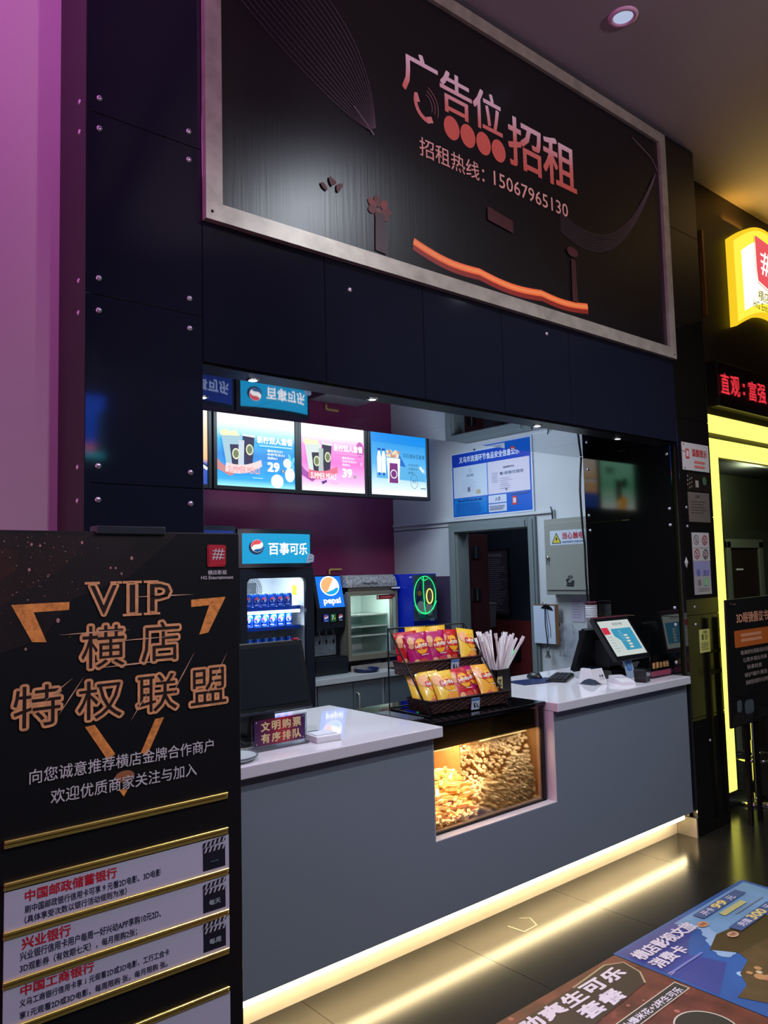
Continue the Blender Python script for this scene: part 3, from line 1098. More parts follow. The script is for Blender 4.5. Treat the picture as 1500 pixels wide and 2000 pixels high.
FX0, FX1, FY = 2.838, 3.484, 5.0
fr_t = fridge('drinks_fridge', FX0, FX1, FY, 1.998, 'tall black drinks fridge with a lit blue header and cans inside', True)
fridge('drinks_fridge', 2.155, 2.800, 4.96, 2.012, 'dark drinks fridge beside the lit one, almost hidden by the pillar', False)
b = MB()
for z in (1.420, 1.272, 1.090, 0.80):
    b.box(FX0 + .046, FX1 - .046, FY + .05, FY + .50, z - .006, z, c_(190, 205, 215, 0.3))
    b.box(FX0 + .046, FX1 - .080, FY + .036, FY + .050, z - .022, z + .004, mat('shelf_edge_blue', (10, 60, 170), 0.3))
b.build('shelf', fr_t)
b = MB()
b.box(FX0 + .05, FX1 - .09, FY + .028, FY + .036, 1.372, 1.395, e_(235, 246, 255, 2.2))
b.build('shelf_light', fr_t)
b = MB()
fcx, fcz = FX0 + .405, 1.545
for r in (0.03, 0.05, 0.07, 0.09, 0.105):
    b.tube([(fcx + r * math.cos(2 * PI * k / 24), FY + .505, fcz + r * math.sin(2 * PI * k / 24)) for k in range(24)], 0.0024, c_(110, 118, 126), 5, True)
for k in range(28):
    a = 2 * PI * k / 28
    b.tube([(fcx + .02 * math.cos(a), FY + .503, fcz + .02 * math.sin(a)), (fcx + .107 * math.cos(a), FY + .503, fcz + .107 * math.sin(a))], 0.0018, c_(120, 128, 136), 4)
b.box(fcx - .055, fcx + .055, FY + .507, FY + .513, fcz - .055, fcz + .055, c_(96, 104, 112))
b.build('fan_grille', fr_t)
b = MB()
b.box(3.4395, 3.4420, FY + .14, FY + .20, 1.50, 1.575, c_(230, 210, 60))
b.build('energy_sticker', fr_t)
light('fridge_light', 'AREA', (FX0 + .29, FY + .10, 1.655), 3.6, (0.86, 0.95, 1.0), 0.4, 0.1, (FX0 + .29, FY + .25, 1.0))
light('fridge_low_light', 'AREA', (FX0 + .29, FY + .042, 1.366), 1.6, (0.86, 0.95, 1.0), 0.4, 0.02, (FX0 + .29, FY + .2, 1.1))

can_b = mat('can_blue', (16, 84, 196), 0.25, metal=0.3)
can_d = mat('can_rim', (150, 190, 220), 0.25, metal=0.8)


def make_can():
    b = MB()
    b.lathe([(0.0, 0.0), (0.024, 0.0), (0.0315, 0.008), (0.0315, 0.084), (0.026, 0.097)], (0, 0, 0), can_b, 18)
    b.lathe([(0.026, 0.097), (0.027, 0.100), (0.0245, 0.098), (0.0, 0.096)], (0, 0, 0), can_d, 18)
    R0 = .0315

    def fr(a, c, h=0.0):
        t = a / R0
        return Vector((math.sin(t) * (R0 + h), -math.cos(t) * (R0 + h), c))
    g = G(fr, 0.0006, 0.0003)
    cola_ball(g, 0.0, 0.054, 0.0200, c_(232, 70, 90), c_(245, 245, 250), c_(20, 60, 150), rot=0.5)
    g.text('百事可乐', (-.016, .014, .016, .022), c_(235, 240, 250), 0.02)
    k0 = len(b.f)
    b.add(g.v, g.f, g.mats[0])
    for i, mi in enumerate(g.mi):
        b.mi[k0 + i] = b.mat(g.mats[mi])
    return b.build('soda_can', base=(0, 0, 0))


can0 = make_can()
first = True
for z, n, lab, grp, dx in ((1.4205, 7, 'blue soda can on the top shelf of the lit fridge', 'cans on the top fridge shelf', 0.0690),
                           (1.2725, 7, 'blue soda can on the second shelf of the lit fridge', 'cans on the second fridge shelf', 0.0690),
                           (1.0905, 7, 'drink can on the third shelf of the lit fridge', 'cans on the third fridge shelf', 0.0690)):
    for i in range(n):
        o = can0 if first else can0.copy()
        if not first:
            COL.objects.link(o)
        first = False
        o.location = (2.915 + i * dx, FY + .092, z)
        o.rotation_euler = (0, 0, -0.55 + random.uniform(-.22, .22))
        setp(o, lab, 'drink can', grp)

# ------------------------------------------------------------------ back counter with dispenser, freezer, blue machine
CZ = 0.842
t = thing('back_counter', 'grey back counter cabinet with a pale top under the freezer', 'cabinet', (4.2, 5.4, 0))
b = MB()
b.box(3.524, 4.985, 5.065, 5.75, 0.06, CZ - .048, c_(150, 156, 160))
b.box(3.58, 4.985, 5.11, 5.75, 0.0, 0.06, black_matte)
b.build('body', t)
b = MB()
b.box(3.514, 4.990, 5.016, 5.755, CZ - .048, CZ, mat('pale_back_top', (176, 178, 180), 0.25), 0.004)
b.build('worktop', t)
for (x0, x1, hx) in ((3.560, 3.902, None), (3.909, 4.209, 3.937), (4.245, 4.576, 4.544), (4.583, 4.935, 4.615)):
    b = MB()
    b.box(x0, x1, 5.043, 5.065, 0.09, CZ - .058, grey_dark, 0.002, seg=1)
    d = b.build('door', t)
    if hx:
        s = MB()
        s.tube([(hx, 5.043, 0.700), (hx, 5.013, 0.695), (hx, 5.006, 0.678), (hx, 5.006, 0.537), (hx, 5.013, 0.52), (hx, 5.043, 0.515)], 0.0065, steel, 8)
        s.build('handle', d)

DY = 4.80
t = thing('soda_dispenser', 'black soda dispenser with a glowing blue emblem panel and three taps', 'drink dispenser', (3.50, 5.0, 0.907))
b = MB()
sd = mat('dispenser_black', (12, 14, 24), 0.3)
b.box(3.375, 3.648, DY + .06, 5.22, 0.907, 1.20, sd, 0.006)
b.box(3.345, 3.648, DY - .04, 5.22, 0.907, 1.03, sd, 0.008)
prof = [(5.22, 1.20), (DY + .03, 1.20), (DY - .002, 1.25), (DY - .008, 1.40), (DY + .0525, 1.640), (DY + .08, 1.648), (5.22, 1.648)]
n = len(prof)
b.add([(3.385, y, z) for y, z in prof] + [(3.650, y, z) for y, z in prof], [tuple(range(n)), tuple(range(2 * n - 1, n - 1, -1))] + [((i + 1) % n, i, n + i, n + (i + 1) % n) for i in range(n)], sd)
b.build('body', t)
b = MB()
b.box(3.365, 3.60, DY + .055, DY + .06, 1.045, 1.23, mat('splash_plate', (120, 128, 136), 0.3, metal=0.5, noise=0.2, nscale=30))
b.build('splash_plate', t)
b = MB()
b.box(3.36, 3.64, DY - .035, DY + .05, 1.03, 1.036, black_metal)
b.build('drip_tray', t)
ed = [(1.405, -.00675), (1.638, .052)]


def dw(a, z):
    for (z0, y0), (z1, y1) in zip(ed, ed[1:]):
        if z <= z1:
            return -(y0 + (y1 - y0) * (z - z0) / (z1 - z0))
    return -ed[-1][1]


g = G(front(DY), 0.003, 0.0012, warp=dw)
em = e_(0, 112, 232, 1.2)
vs = []
for z, _ in ed:
    vs += [g.P(3.412, z), g.P(3.646, z)]
g.add(vs, [(2 * i, 2 * i + 1, 2 * i + 3, 2 * i + 2) for i in range(len(ed) - 1)], em)
g.h += .002
g.add([g.P(3.533, 1.566)] + [g.P(3.533 + .088 * math.cos(2 * PI * k / 28), 1.566 + .074 * math.sin(2 * PI * k / 28)) for k in range(28)], [(0, 1 + k, 1 + (k + 1) % 28) for k in range(28)], e_(255, 255, 255, 1.6))
g.h += .001
def globe(pts):
    return [(3.533 + a * .080, 1.566 + c * .066) for a, c in pts]


arc = [(math.cos(math.radians(q)), math.sin(math.radians(q))) for q in range(62, 246, 8)]
g.poly(globe(arc + [(-.32, -.55), (-.05, -.12), (.22, .30), (.42, .62)]), e_(255, 170, 110, 1.25))
arc = [(math.cos(math.radians(q)), math.sin(math.radians(q))) for q in range(232, 350, 8)]
g.poly(globe(arc + [(.72, -.20), (.30, -.45), (-.10, -.58), (-.40, -.66)]), e_(0, 160, 222, 1.2))
g.text('pepsi', (3.452, 1.420, 3.612, 1.478), e_(255, 255, 255, 1.5), 0.03)
g.build('lit_panel', t)
for x, cc, k in ((3.463, (20, 60, 170), 0), (3.529, (30, 110, 60), 1), (3.597, (14, 16, 26), 2)):
    g = G(front(DY - .012), 0.004)
    g.rrect(x - .026, 1.300, x + .026, 1.356, .006, c_(*cc))
    if k == 1:
        g.text('7', (x - .016, 1.312, x + .008, 1.346), c_(220, 230, 190), 0.03)
        g.disc(x + .014, 1.322, .007, c_(230, 200, 60))
    else:
        cola_ball(g, x, 1.332, .019, c_(220, 70, 90), c_(240, 240, 245), c_(30, 50, 140), rot=.5)
        g.bars(x - .016, 1.304, x + .016, 1.310, 1, c_(200, 210, 230), .7, 0)
    g.build('flavour_badge', t)
for x in (3.405, 3.468, 3.535):
    b = MB()
    b.cyl((x, DY + .02, 1.195), (x, DY + .02, 1.225), 0.012, sd)
    b.tube([(x, DY + .01, 1.255), (x + .002, DY + .0, 1.22), (x + .004, DY - .015, 1.16)], 0.0045, chrome, 8)
    b.cyl((x + .004, DY + .0, 1.165), (x + .004, DY + .0, 1.135), 0.009, black_plastic, r1=0.006)
    b.build('tap', t)

resize(t, 1.087, (3.805, 5.435, CZ))
t = thing('ice_cream_freezer', 'small glass door freezer with a patterned grey header on the back counter', 'freezer', (3.92, 5.0, 0.907))
b = MB()
fz = mat('freezer_grey', (120, 116, 108), 0.45)
fx0, fx1 = 3.655, 4.162
b.box(fx0, fx0 + .03, DY, 5.25, 0.985, 1.545, fz)
b.box(fx1 - .03, fx1, DY, 5.25, 0.985, 1.545, fz)
b.box(fx0, fx1, 5.22, 5.25, 0.985, 1.545, fz)
b.box(fx0, fx1, DY, 5.25, 0.985, 1.02, fz)
b.box(fx0, fx1, DY, 5.25, 1.50, 1.545, fz)
b.box(fx0 + .01, fx1 - .01, DY + .03, 5.22, 0.960, 0.985, black_matte)
b.box(fx0 + .07, fx0 + .10, DY + .05, DY + .08, 0.907, 0.960, black_plastic)
b.box(fx1 - .10, fx1 - .07, DY + .05, DY + .08, 0.907, 0.960, black_plastic)
b.build('body', t)
b = MB()
li = mat('freezer_liner', (206, 224, 220), 0.5)
b.box(fx0 + .031, fx1 - .031, 5.20, 5.218, 1.02, 1.50, li)
b.box(fx0 + .031, fx0 + .036, DY + .03, 5.2, 1.02, 1.50, li)
b.box(fx1 - .036, fx1 - .031, DY + .03, 5.2, 1.02, 1.50, li)
b.box(fx0 + .031, fx1 - .031, DY + .03, 5.2, 1.02, 1.025, li)
b.build('liner', t)
for z in (1.325, 1.235, 1.165):
    b = MB()
    b.box(fx0 + .04, fx1 - .04, DY + .06, 5.18, z, z + .005, glass_mat('freezer_shelf_glass', (190, 214, 208), 0.15, haze=0.35, haze_c=(206, 226, 220)))
    b.box(fx0 + .04, fx1 - .04, DY + .055, DY + .06, z - .004, z + .008, c_(224, 236, 230, 0.3))
    b.build('shelf', t)
b = MB()
df = mat('freezer_door_frame', (112, 106, 92), 0.4)
for (a, c, d, e) in ((fx0, fx0 + .028, 0.99, 1.515), (fx1 - .028, fx1, 0.99, 1.515), (fx0 + .028, fx1 - .028, 0.99, 1.035), (fx0 + .028, fx1 - .028, 1.485, 1.515)):
    b.box(a, c, DY - .035, DY - .002, d, e, df, 0.003, seg=1)
d = b.build('door', t)
b = MB()
b.box(fx0 + .028, fx1 - .028, DY - .022, DY - .018, 1.035, 1.485, clear_glass)
b.build('glass', d)
b = MB()
b.box(fx1 - .055, fx1 - .035, DY - .045, DY - .035, 1.10, 1.46, c_(150, 170, 150, 0.2))
b.build('handle', d)
b = MB()
b.box(3.950, 4.135, DY - .0255, DY - .0225, 1.447, 1.482, c_(120, 30, 34))
g = G(front(DY - .0255), .001)
g.bars(3.99, 1.455, 4.10, 1.474, 1, c_(200, 90, 80), .5, 0)
g.rect(3.957, 1.453, 3.968, 1.476, c_(200, 200, 190))
s = b.build('red_label', d)
g.build('lettering', s)
b = MB()
hp = [(5.25, 1.548), (DY - .03, 1.548), (DY - .028, 1.58), (DY - .005, 1.625), (DY + .03, 1.642), (5.25, 1.642)]
n = len(hp)
pat = mat('patterned_header', (128, 128, 130), 0.45, noise=0.65, nscale=60)
b.add([(fx0, y, z) for y, z in hp] + [(fx1, y, z) for y, z in hp], [tuple(range(n)), tuple(range(2 * n - 1, n - 1, -1))] + [((i + 1) % n, i, n + i, n + (i + 1) % n) for i in range(n)], pat)
h = b.build('header', t)
g = G(front(DY - .028), .004)
g.text('Häagen-Dazs', (3.815, 1.566, 3.950, 1.590), c_(24, 24, 40), 0.01, keep=True)
g.build('lettering', h)
b = MB()
b.box(4.10, 4.17, DY - .055, DY - .030, 1.528, 1.540, c_(225, 225, 232))
b.build('white_clip', t)
resize(t, 1.087, (4.261, 5.435, CZ))
light('freezer_light', 'AREA', (4.22, 5.29, 1.465), 1.6, (0.86, 1.0, 0.93), 0.38, 0.04, (4.26, 5.45, 1.1))
b = MB()
b.box(4.005, 4.55, 5.19, 5.20, CZ + .004, CZ + .050, steel)
b.box(4.005, 4.55, 5.18, 5.19, CZ, CZ + .006, steel)
b.build('steel_strip', label='low stainless steel strip under the front of the small freezer', cat='steel strip')
b = MB()
b.lathe([(0.0, 0.0), (0.085, 0.0), (0.100, 0.012), (0.105, 0.030), (0.096, 0.030), (0.086, 0.012), (0.0, 0.008)], (4.115, 5.128, CZ), mat('blue_bowl', (16, 30, 74), 0.35), 26)
b.build('blue_tray', label='round dark blue tray on the back counter before the freezer', cat='tray')

b = MB()
b.tube([(4.200, 5.74, 1.655), (4.200, 5.74, 1.690), (4.206, 5.74, 1.697), (4.335, 5.74, 1.697)], .009, c_(206, 176, 96, .4), 8)
b.tube([(4.335, 5.74, 1.697), (4.335, 5.762, 1.697)], .009, c_(206, 176, 96, .4), 8)
b.build('yellow_pipe', label='short bent yellow pipe on the maroon wall above the dispenser', cat='pipe')
t = thing('display_machine', 'blue machine with a glowing green neon outline beside the freezer', 'machine', (4.30, 4.75, 0.907))
b = MB()
blu = mat('machine_blue', (6, 40, 190), 0.3)
b.box(4.180, 4.440, 4.605, 4.86, 0.907, 1.640, blu, 0.004)
b.build('body', t)
g = G(front(4.605), .002)
g.rect(4.184, 1.27, 4.436, 1.632, mat('machine_face', (58, 74, 84), 0.25, noise=0.5, nscale=14))
g.rect(4.184, 0.93, 4.436, 1.27, c_(10, 24, 96, 0.3))
g.poly([(4.22, 1.46), (4.26, 1.58), (4.285, 1.50), (4.285, 1.36), (4.20, 1.38)], c_(20, 26, 70))
g.disc(4.25, 1.485, .022, c_(120, 90, 40))
g.disc(4.26, 1.37, .045, c_(130, 140, 140), ry=.055)
g.disc(4.35, 1.36, .040, c_(130, 140, 140), ry=.055)
g.disc(4.355, 1.46, .028, c_(96, 92, 76), ry=.048)
g.rrect(4.235, 1.285, 4.310, 1.320, .012, c_(10, 90, 90))
g.text('ICE', (4.36, 1.262, 4.40, 1.282), c_(150, 160, 190), 0.01)
g.build('printed_front', t)
gn = e_(30, 255, 140, 1.5)
yn = e_(255, 240, 120, 1.5)
b = MB()
b.tube([(4.305 + .118 * math.cos(2 * PI * k / 36), 4.597, 1.470 + .150 * math.sin(2 * PI * k / 36)) for k in range(36)], .0028, gn, 6, True)
b.tube([(4.292, 4.597, 1.62), (4.290, 4.597, 1.50), (4.296, 4.597, 1.40), (4.305, 4.597, 1.325)], .003, gn, 6)
b.tube([(4.195, 4.597, 1.40), (4.22, 4.597, 1.355), (4.27, 4.597, 1.330), (4.33, 4.597, 1.326), (4.39, 4.597, 1.355), (4.43, 4.597, 1.42)], .0026, gn, 6)
b.tube([(4.27, 4.597, 1.60), (4.30, 4.597, 1.585), (4.34, 4.597, 1.60)], .0024, gn, 6)
b.build('green_neon_tube', t)
b = MB()
b.tube([(4.355 + .034 * math.cos(2 * PI * k / 24), 4.597, 1.460 + .058 * math.sin(2 * PI * k / 24)) for k in range(24)], .004, yn, 6, True)
b.build('yellow_neon_ring', t)
g = G(wallx(4.180), .001)
g.rect(-4.64, 1.612, -4.612, 1.620, c_(235, 235, 245))
g.build('white_sticker', t)

resize(t, 1.087, (4.674, 5.163, CZ))

# ------------------------------------------------------------------ front counter
PX0, PX1, PY = 2.418, 3.272, 2.56
t = thing('service_counter', 'grey fronted service counter lit by a warm strip along its foot', 'counter', (2.9, 2.9, 0))
b = MB()
b.box(1.30, PX0, PY, PY + .02, 0.150, 0.925, grey_lam)
b.box(PX1, 4.5865, PY, PY + .02, 0.150, 0.925, grey_lam)
b.box(PX0, PX1, PY, PY + .02, 0.150, 0.474, grey_lam)
b.build('front_panel', t)
b = MB()
b.box(1.30, 2.40, PY + .045, 3.30, 0.155, 0.925, c_(120, 122, 128))
b.box(3.29, 4.580, PY + .045, 3.30, 0.155, 0.925, c_(120, 122, 128))
b.box(2.40, 3.29, PY + .045, 3.30, 0.155, 0.470, c_(120, 122, 128))
b.build('body', t)
b = MB()
jam = mat('white_reveal', (214, 206, 212), 0.45)
b.box(PX1 - .004, PX1, PY + .0005, PY + .075, 0.4785, 0.925, jam)
b.box(PX0, PX0 + .004, PY + .0005, PY + .075, 0.4785, 0.925, jam)
b.box(PX0, PX1, PY + .0005, PY + .075, 0.4742, 0.478, jam)
b.build('recess_lining', t)
b = MB()
b.box(1.30, 4.586, 2.670, 2.690, 0.0, 0.155, mat('white_plinth', (236, 226, 214), 0.4, noise=0.04, nscale=5))
b.build('plinth', t)
b = MB()
b.box(1.32, 4.52, 2.5805, 2.590, 0.118, 0.146, e_(255, 228, 172, 24.0))
b.build('light_strip', t)
b = MB()
b.box(4.586, 4.599, YF + .002, 2.668, 0.0, 0.112, steel)
b.box(4.580, 4.599, YF + .002, 2.668, 0.110, 0.114, steel)
b.build('skirting_plate', label='small steel skirting plate at the right end of the lit plinth', cat='skirting plate')


def worktop(x0, x1, label):
    b = MB()
    b.box(x0, x1, 2.526, 3.37, 0.926, 0.972, white_top, 0.004)
    return b.build('worktop', label=label, cat='worktop')


worktop(1.30, 2.451, 'white worktop of the counter, the slab left of the popcorn warmer')
worktop(3.266, 4.584, 'white worktop of the counter, the slab right of the popcorn warmer')

# ------------------------------------------------------------------ popcorn warmer
GX0, GX1, GY0, GY1 = 2.456, 3.255, 2.612, 3.15
t = thing('popcorn_warmer', 'glass fronted popcorn warmer sunk into the counter between the worktops', 'popcorn warmer', ((GX0 + GX1) / 2, 2.9, 0.478))
b = MB()
tan = mat('warmer_steel', (190, 150, 104), 0.35, metal=0.35, noise=0.08, nscale=20)
b.box(GX0, GX1, GY0 + .012, GY1, 0.478, 0.492, tan)
b.box(GX0, GX1, GY1 - .02, GY1, 0.478, 0.955, tan)
b.box(GX0, GX0 + .008, GY0 + .012, GY1, 0.478, 0.955, tan)
b.box(GX1 - .008, GX1, GY0 + .012, GY1, 0.478, 0.955, tan)
b.build('body', t)
b = MB()
for (a, c, d, e) in ((GX0, GX0 + .016, 0.478, 0.955), (GX1 - .026, GX1, 0.478, 0.955), (GX0, GX1, 0.478, 0.486)):
    b.box(a, c, GY0, GY0 + .012, d, e, black_metal)
b.build('frame', t)
b = MB()
b.box(GX0 - .004, GX1 + .006, GY0 - .012, GY1 + .02, 0.956, 0.974, mat('black_top_glass', (14, 13, 14), 0.06, spec=0.6), 0.003)
b.build('top', t)
b = MB()
b.box(GX0 + .008, GX1 - .012, GY0 + .014, GY0 + .12, 0.846, 0.955, mat('warmer_hood', (84, 68, 44), 0.4))
b.build('hood', t)
b = MB()
b.box(2.84, GX1 - .012, GY0 + .13, GY0 + .30, 0.795, 0.850, mat('warmer_lamp_box', (120, 92, 60), 0.4))
b.build('lamp_housing', t)
b = MB()
b.box(2.80, 3.14, GY0 + .020, GY0 + .028, 0.838, 0.845, e_(255, 232, 176, 4.0))
b.build('heat_lamp', t)
b = MB()
b.box(2.475, 2.60, GY0 + .020, GY0 + .028, 0.838, 0.844, e_(255, 232, 176, 2.0))
b.build('heat_lamp', t)
light('warmer_lamp_front', 'AREA', (2.86, GY0 + .013, 0.838), 6.5, (1.0, 0.93, 0.80), 0.70, 0.012, (2.86, GY0 + .060, 0.55))
light('warmer_lamp_right', 'AREA', (3.00, GY0 + .36, 0.84), 7.0, (1.0, 0.84, 0.56), 0.36, 0.06, (2.95, GY0 + .28, 0.5))
light('warmer_lamp_left', 'AREA', (2.66, GY0 + .22, 0.86), 7.5, (1.0, 0.84, 0.52), 0.30, 0.10, (2.66, GY0 + .18, 0.5))
b = MB()
b.box(2.836, 2.842, GY0 + .20, GY1 - .02, 0.492, 0.80, tan)
b.build('divider', t)
b = MB()
b.box(GX0 + .016, GX1 - .026, GY0 + .002, GY0 + .006, 0.486, 0.955, warm_glass)
b.build('glass', t)


# heap of popcorn
def ico():
    bm = bmesh.new()
    bmesh.ops.create_icosphere(bm, subdivisions=1, radius=1.0)
    bm.verts.index_update()
    vs = [v.co.copy() for v in bm.verts]
    fs = [tuple(v.index for v in f.verts) for f in bm.faces]
    bm.free()
    return vs, fs


IV, IF = ico()
pop_m = mat('popcorn', (246, 228, 196), 0.75, noise=0.16, nscale=120)
rn = random.Random(11)


def heap_top(x, y):
    """height of the popcorn at x; it slopes from the right wall down to the left"""
    q = (x - 2.80) / (3.225 - 2.80)
    z = 0.52 + 0.245 * min(1, max(0, q)) ** 0.72 + 0.02 * math.sin(x * 31 + y * 17)
    return z + 0.12 * max(0, 1 - abs(q - 0.62) * 1.6) * min(1, max(0, (y - 2.64) / 0.16))


b = MB()


def kernel(x, y, z, r):
    vs, fs = [], []
    for k in range(4):
        d = Vector((rn.uniform(-1, 1), rn.uniform(-1, 1), rn.uniform(-1, 1)))
        d = d.normalized() * r * 0.62
        rr = r * rn.uniform(0.5, 0.72)
        n0 = len(vs)
        for v in IV:
            vs.append((x + d.x + v.x * rr, y + d.y + v.y * rr, z + d.z + v.z * rr))
        fs += [tuple(n0 + i for i in f) for f in IF]
    b.add(vs, fs, pop_m, True)


st = 0.0185
nx = int((3.216 - 2.79) / st)
for i in range(nx):
    x = 2.800 + i * st
    zt = heap_top(x, GY0)
    z = 0.502
    while z < zt:
        kernel(x + rn.uniform(-.006, .006), GY0 + .026 + (z - .5) * .20 + rn.uniform(0, .008), z + rn.uniform(-.005, .005), rn.uniform(.0112, .0142))
        z += st
    for j in range(1, 20):
        y = GY0 + .026 + (zt - .5) * .20 + j * st
        kernel(x + rn.uniform(-.006, .006), y + rn.uniform(-.005, .005), heap_top(x, y) + rn.uniform(-.009, .009) - 0.002, rn.uniform(.0112, .0142))
for k in range(46):
    kernel(rn.uniform(2.495, 2.80), GY0 + .026 + rn.uniform(0, .012), 0.505 + abs(rn.gauss(0, .014)), rn.uniform(.011, .0138))
b.build('popcorn', label='golden popcorn heaped high behind the glass of the warmer', cat='popcorn', kind='stuff')

# snack sticks piled left of the popcorn
protos = []
for k in range(4):
    m = mat('snack_stick_%d' % k, ((255, 226, 150), (250, 202, 124), (255, 234, 172), (246, 184, 112))[k], 0.55)
    s = MB()
    L, q = 0.044 + .005 * k, .0078
    ring = []
    for i in range(7):
        u = -L + 2 * L * i / 6
        w = q * (1.0 if 0 < i < 6 else 0.75) * rn.uniform(.9, 1.1)
        bow = .004 * math.sin(PI * i / 6)
        ring += [(u, -w, bow - w), (u, w, bow - w), (u, w, bow + w), (u, -w, bow + w)]
    fs = [(3, 2, 1, 0), (24, 25, 26, 27)]
    for i in range(6):
        for j in range(4):
            fs.append((i * 4 + j, i * 4 + (j + 1) % 4, (i + 1) * 4 + (j + 1) % 4, (i + 1) * 4 + j))
    s.add(ring, fs, m)
    protos.append(s.build('snack_stick', base=(0, 0, 0)))
cnt = 0
stick_label = 'pale orange snack stick in the pile behind the glass left of the popcorn'
for lev in range(11):
    z = 0.506 + lev * .0172
    ymin = GY0 + .034 + lev * .016
    n = 12 if lev < 3 else 10
    for k in range(n):
        x = 2.50 + (2.79 - 2.50) * ((k + rn.random()) / n)
        y = ymin + (0.012 if k % 3 else 0.05 * rn.random())
        if lev > 7 and x < 2.56 + (lev - 7) * .03:
            continue
        p = protos[cnt % 4]
        o = p if cnt < 4 else p.copy()
        if cnt >= 4:
            COL.objects.link(o)
        cnt += 1
        o.location = (x, y, z + rn.uniform(-.003, .003))
        yaw = rn.uniform(-.9, .9)
        # keep the ends behind the glass
        if y - GY0 < .055:
            yaw *= .45
        o.rotation_euler = (rn.uniform(-.3, .3), rn.uniform(-.25, .25), yaw)
        setp(o, stick_label, 'snack stick', 'snack sticks in the popcorn warmer')

# ------------------------------------------------------------------ chip rack
RZ = math.radians(-5)
RK = (2.535, 2.690, 0.974)
t = thing('chip_rack', 'black wire rack with two woven baskets on the popcorn warmer', 'rack', RK, RZ)
TR = W[t]


def tl(x, y, z):
    return TR @ Vector((x, y, z))


RW, RD, RH = 0.498, 0.330, 0.398
for x in (0.0, RW):
    b = MB()
    r = .0042
    b.tube([tl(x, 0, .006), tl(x, RD - .01, RH), tl(x, RD, RH), tl(x, RD, .006), tl(x, RD - .01, .004), tl(x, 0.005, .005)], r, black_metal, 8, True)
    b.tube([tl(x, .185, .205), tl(x, RD, .205)], r * .8, black_metal, 8)
    b.tube([tl(x, .235, .275), tl(x, RD, .275)], r * .7, black_metal, 8)
    b.build('side_frame', t)
for z in (RH, .205, .008):
    b = MB()
    b.tube([tl(0, RD, z), tl(RW, RD, z)], .0042, black_metal, 8)
    b.build('cross_bar', t)
wick = bpy.data.materials.new('woven_wicker')
wick.use_nodes = True
nt = wick.node_tree
p = nt.nodes['Principled BSDF']
p.inputs['Roughness'].default_value = 0.45
tc = nt.nodes.new('ShaderNodeTexCoord')
mp = nt.nodes.new('ShaderNodeMapping')
br = nt.nodes.new('ShaderNodeTexBrick')
br.inputs['Color1'].default_value = lin((88, 46, 38)) + (1,)
br.inputs['Color2'].default_value = lin((66, 34, 30)) + (1,)
br.inputs['Mortar'].default_value = lin((18, 9, 9)) + (1,)
br.inputs['Scale'].default_value = 1.0
br.inputs['Mortar Size'].default_value = 0.0022
br.inputs['Brick Width'].default_value = 0.030
br.inputs['Row Height'].default_value = 0.0105
cx = nt.nodes.new('ShaderNodeSeparateXYZ')
ad = nt.nodes.new('ShaderNodeMath')
cb = nt.nodes.new('ShaderNodeCombineXYZ')
nt.links.new(tc.outputs['Object'], cx.inputs[0])
nt.links.new(cx.outputs[0], ad.inputs[0])
nt.links.new(cx.outputs[1], ad.inputs[1])
nt.links.new(ad.outputs[0], cb.inputs[0])
nt.links.new(cx.outputs[2], cb.inputs[1])
nt.links.new(cb.outputs[0], br.inputs['Vector'])
nt.links.new(br.outputs['Color'], p.inputs['Base Color'])
bp = nt.nodes.new('ShaderNodeBump')
bp.inputs['Strength'].default_value = 0.7
bp.inputs['Distance'].default_value = 0.003
bp.invert = True
nt.links.new(br.outputs['Fac'], bp.inputs['Height'])
nt.links.new(bp.outputs[0], p.inputs['Normal'])


def basket(x0, x1, y0, y1, z0, h, splay):
    b = MB()
    n = 20
    # walls with wavy woven strands
    lo = [(x0, y0), (x1, y0), (x1, y1), (x0, y1)]
    hi = [(x0 - splay, y0 - splay), (x1 + splay, y0 - splay), (x1 + splay, y1), (x0 - splay, y1)]
    th = .006
    for k in range(4):
        a, c = lo[k], lo[(k + 1) % 4]
        d, e = hi[k], hi[(k + 1) % 4]
        rows = 6
        P = []
        for i in range(rows + 1):
            f = i / rows
            row = []
            for j in range(n + 1):
                g_ = j / n
                px = (a[0] + (c[0] - a[0]) * g_) * (1 - f) + (d[0] + (e[0] - d[0]) * g_) * f
                py = (a[1] + (c[1] - a[1]) * g_) * (1 - f) + (d[1] + (e[1] - d[1]) * g_) * f
                row.append((px, py, z0 + h * f))
            P.append(row)
        nx_, ny_ = (c[1] - a[1]), -(c[0] - a[0])
        l_ = math.hypot(nx_, ny_)
        nx_, ny_ = nx_ / l_, ny_ / l_
        vs = []
        for i in range(rows + 1):
            for j in range(n + 1):
                w = .0016 * math.sin(j * PI + i * PI)
                w = .0018 * (1 if (i + j) % 2 else -1)
                vs.append(tl(P[i][j][0] + nx_ * w, P[i][j][1] + ny_ * w, P[i][j][2]))
        m0 = len(vs)
        for i in range(rows + 1):
            for j in range(n + 1):
                vs.append(tl(P[i][j][0] - nx_ * th, P[i][j][1] - ny_ * th, P[i][j][2]))
        fs = []
        q = n + 1
        for i in range(rows):
            for j in range(n):
                fs.append((i * q + j, i * q + j + 1, (i + 1) * q + j + 1, (i + 1) * q + j))
                fs.append((m0 + i * q + j + 1, m0 + i * q + j, m0 + (i + 1) * q + j, m0 + (i + 1) * q + j + 1))
        b.add(vs, fs, wick)
    fl = [tl(q[0], q[1], z0 + .001) for q in lo] + [tl(q[0], q[1], z0 + .006) for q in lo]
    b.hexa(fl, wick)
    o = b.build('basket', t)
    s = MB()
    s.tube([tl(q[0], q[1], z0 + h) for q in hi], .0055, wick, 8, True)
    s.build('rim', o)
    return o


